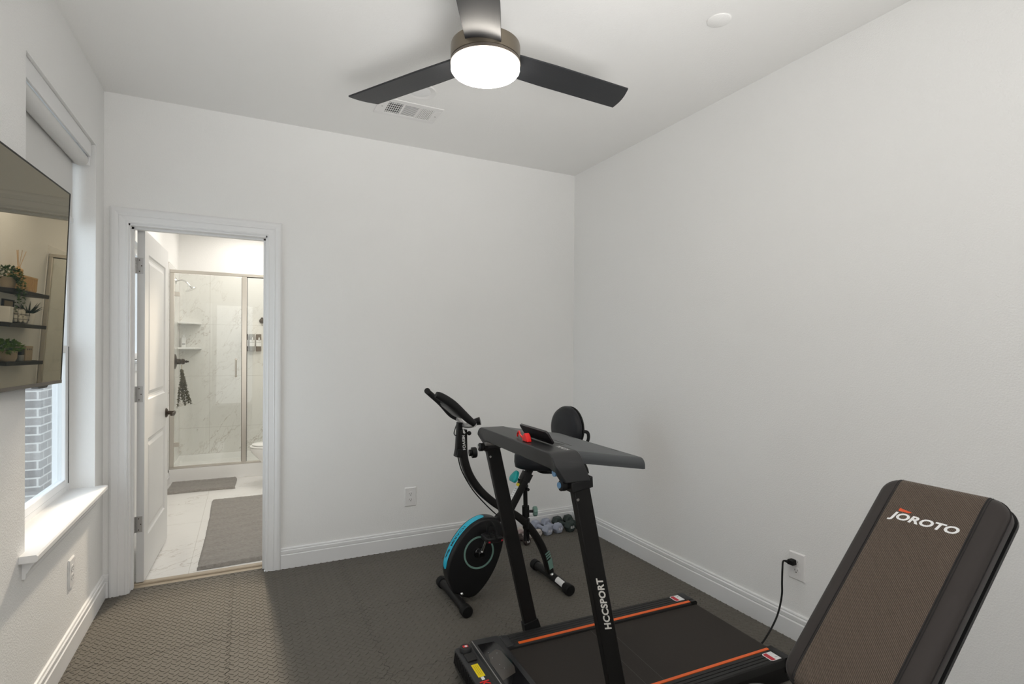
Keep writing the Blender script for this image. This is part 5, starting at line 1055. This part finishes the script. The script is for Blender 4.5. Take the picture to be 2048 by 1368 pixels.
# ------------------------------------------------------------------ weight bench (local x rises along the backrest, y towards the far wall)
BN = root('weight_bench', (1.205, 0.785, 0), -0.032, 'black adjustable weight bench with its padded backrest raised', 'weight bench')
TL = 0.787; lv_ = Vector((sin(TL), 0, cos(TL))); nv_ = Vector((-cos(TL), 0, sin(TL)))
top = Vector((0.4985, -0.006, 0.999)); PLn = 0.665
def P3(a, b, t): return top + lv_ * a + Vector((0, 1, 0)) * b + nv_ * t     # a runs down from 0 to -PLn
def outline(ins, t, ex=0.0):
    w = 0.150 - ins + ex; h = PLn / 2 - ins + ex; r0 = max(0.012, 0.052 - ins)
    out = []
    for q in rrect(h, w, r0, 7):
        a = q[0] - PLn / 2; k = 1.0 - 0.045 * (-a / 0.7)
        out.append(P3(a, q[1] * k, t))
    return out
def pillow(ins): return 0.0
mb = MB(); mb.loops([outline(0.006, -0.052), outline(0.0, -0.046), outline(0.0, -0.026), outline(0.003, -0.014), outline(0.010, -0.005), outline(0.022, -0.0005), outline(0.040, 0.0012), outline(0.08, 0.0022), outline(0.13, 0.0025)])
bp_ = mb.build('backrest_pad', 'upholstery', BN, smooth=60)
mb = MB(); mb.loops([outline(0.010, -0.066, 0.006), outline(0.003, -0.063, 0.006), outline(0.003, -0.0535, 0.006)]); mb.build('backing_board', 'black_plastic', BN, smooth=40)
# ribbed centre panel between two stitched seams
SM = 0.1012
mb = MB()
PP = [(0.0, -0.022), (0.003, -0.014), (0.010, -0.005), (0.022, -0.0005), (0.040, 0.0012), (0.08, 0.0022), (0.13, 0.0025), (1, 0.0025)]
def pprof(e):
    for (x0, t0), (x1, t1) in zip(PP, PP[1:]):
        if e <= x1: return t0 + (t1 - t0) * (e - x0) / (x1 - x0)
def cp(u, v):
    lo, hi = 0.0008, PLn - 0.0008; uu = 0.5 - 0.5 * cos(PI * u); uu = 0.35 * uu + 0.65 * u if 0.04 < u < 0.96 else uu * 0.35 + 0.65 * u
    a = -(lo + uu * (hi - lo)); k = 1.0 - 0.045 * (-a / 0.7); b = (v - 0.5) * 2 * SM * k
    e = min(-a, PLn + a); t = pprof(e) + 0.0012
    return P3(a, b, t)
mb.grid(cp, 160, 8); o = mb.build('centre_panel', 'ribbed_fabric', bp_, smooth=60)
for s in (1, -1):
    for d_, r_ in ((0.0, 0.0022), (0.0060, 0.0011)):
        mb = MB(); mb.tube([Vector(cp(u / 80, 0.5 + s * 0.5)) + Vector((0, s * d_, 0)) - nv_ * 0.0016 for u in range(1, 80)], r_, 6); mb.build('seam', 'seam_thread', bp_)
for t, r_ in ((-0.0235, 0.0013),):
    mb = MB(); mb.tube([q + (q - P3(-PLn / 2, 0, t)).normalized() * 0.0004 for q in outline(0.0, t)], r_, 6, closed=True, upv=nv_); mb.build('piping', 'seam_thread', bp_)
# word mark
def jw(a, b): return P3(-0.1365 + 0.021 * (b) * 1.0 + 0.010 * 0, 0.100 - 0.196 * a - 0.0, 0.0042)
lettering('JOROTO', lambda a, b: P3(-0.150 + 0.030 * b, 0.0825 - 0.163 * a, 0.0042), 'letter_white', bp_, name='logo_lettering', bold=0.035, shear=0.22, spacing=1.0)
mb = MB(); mb.add([P3(-0.116, 0.066, 0.0042), P3(-0.116, 0.040, 0.0042), P3(-0.1115, 0.034, 0.0042), P3(-0.106, 0.066, 0.0042)], [(0, 1, 2, 3)]); mb.build('logo_slash', 'letter_orange', bp_, smooth=0)
# seat
def so(ins, z):
    return [(-0.165 + q[0], q[1], z - 0.12 * (q[0] - 0.0) * 0) for q in rrect(0.185 - ins, 0.168 - ins, max(0.02, 0.075 - ins), 8)]
mb = MB(); mb.loops([so(0.008, 0.445), so(0.0, 0.452), so(0.0, 0.482), so(0.006, 0.497), so(0.016, 0.506), so(0.035, 0.511), so(0.07, 0.513), so(0.12, 0.514)]); st_ = mb.build('seat_pad', 'upholstery', BN, smooth=60)
for s in (1, -1): MB().tube([(-0.165 + x, s * 0.096, z) for x, z in ((-0.178, 0.494), (-0.168, 0.504), (-0.14, 0.5125), (0.14, 0.5125), (0.166, 0.5045), (0.178, 0.494))], 0.0014, 6).build('seam', 'seam_thread', st_)
MB().tube(so(-0.0006, 0.468), 0.0015, 6, closed=True).build('piping', 'seam_thread', st_)
MB().box(-0.32, 0.0, -0.13, 0.13, 0.425, 0.4445).build('seat_board', 'black_plastic', BN, smooth=0)
# steel frame
fr = MB(); sq = rrect(0.025, 0.025, 0.005, 2)
fr.sweep([(-0.30, 0, 0.405), (0.16, 0, 0.355)], sq, upv=(0, 1, 0)); fr.sweep([(0.10, 0, 0.36), (0.46, 0, 0.060)], sq, upv=(0, 1, 0)); fr.sweep([(-0.20, 0, 0.385), (-0.36, 0, 0.060)], sq, upv=(0, 1, 0)); fr.build('main_frame', 'black_powder', BN)
for x, w_ in ((-0.365, 0.22), (0.47, 0.24)):
    o = MB().sweep([(x, -w_, 0.034), (x, w_, 0.034)], rrect(0.022, 0.025, 0.005, 2)).build('foot_bar', 'black_powder', BN)
    for s in (1, -1): MB().box(x - 0.030, x + 0.030, s * w_ - 0.022, s * w_ + 0.022, 0.0004, 0.064).build('rubber_foot', 'black_rubber', o, bevel=0.004)
mb = MB()
for y in (-0.07, 0.07): mb.sweep([P3(-0.08, y, -0.086), P3(-0.66, y, -0.086)], rrect(0.012, 0.020, 0.004, 2), upv=(0, 1, 0))
for a in (-0.15, -0.38, -0.62): mb.sweep([P3(a, -0.085, -0.086), P3(a, 0.085, -0.086)], rrect(0.012, 0.014, 0.004, 2), upv=nv_)
mb.sweep([P3(-0.40, 0, -0.095), Vector((0.21, 0, 0.30))], rrect(0.016, 0.02, 0.004, 2), upv=(0, 1, 0)); mb.build('backrest_frame', 'black_powder', BN)
mb = MB(); mb.cyl((0.005, -0.09, 0.395), (0.005, 0.09, 0.395), 0.016); mb.sweep([(0.0, 0.07, 0.395), P3(-0.60, 0.07, -0.08)], rrect(0.012, 0.016, 0.004, 2), upv=(0, 1, 0)); mb.sweep([(0.0, -0.07, 0.395), P3(-0.60, -0.07, -0.08)], rrect(0.012, 0.016, 0.004, 2), upv=(0, 1, 0)); mb.build('hinge', 'black_powder', BN)
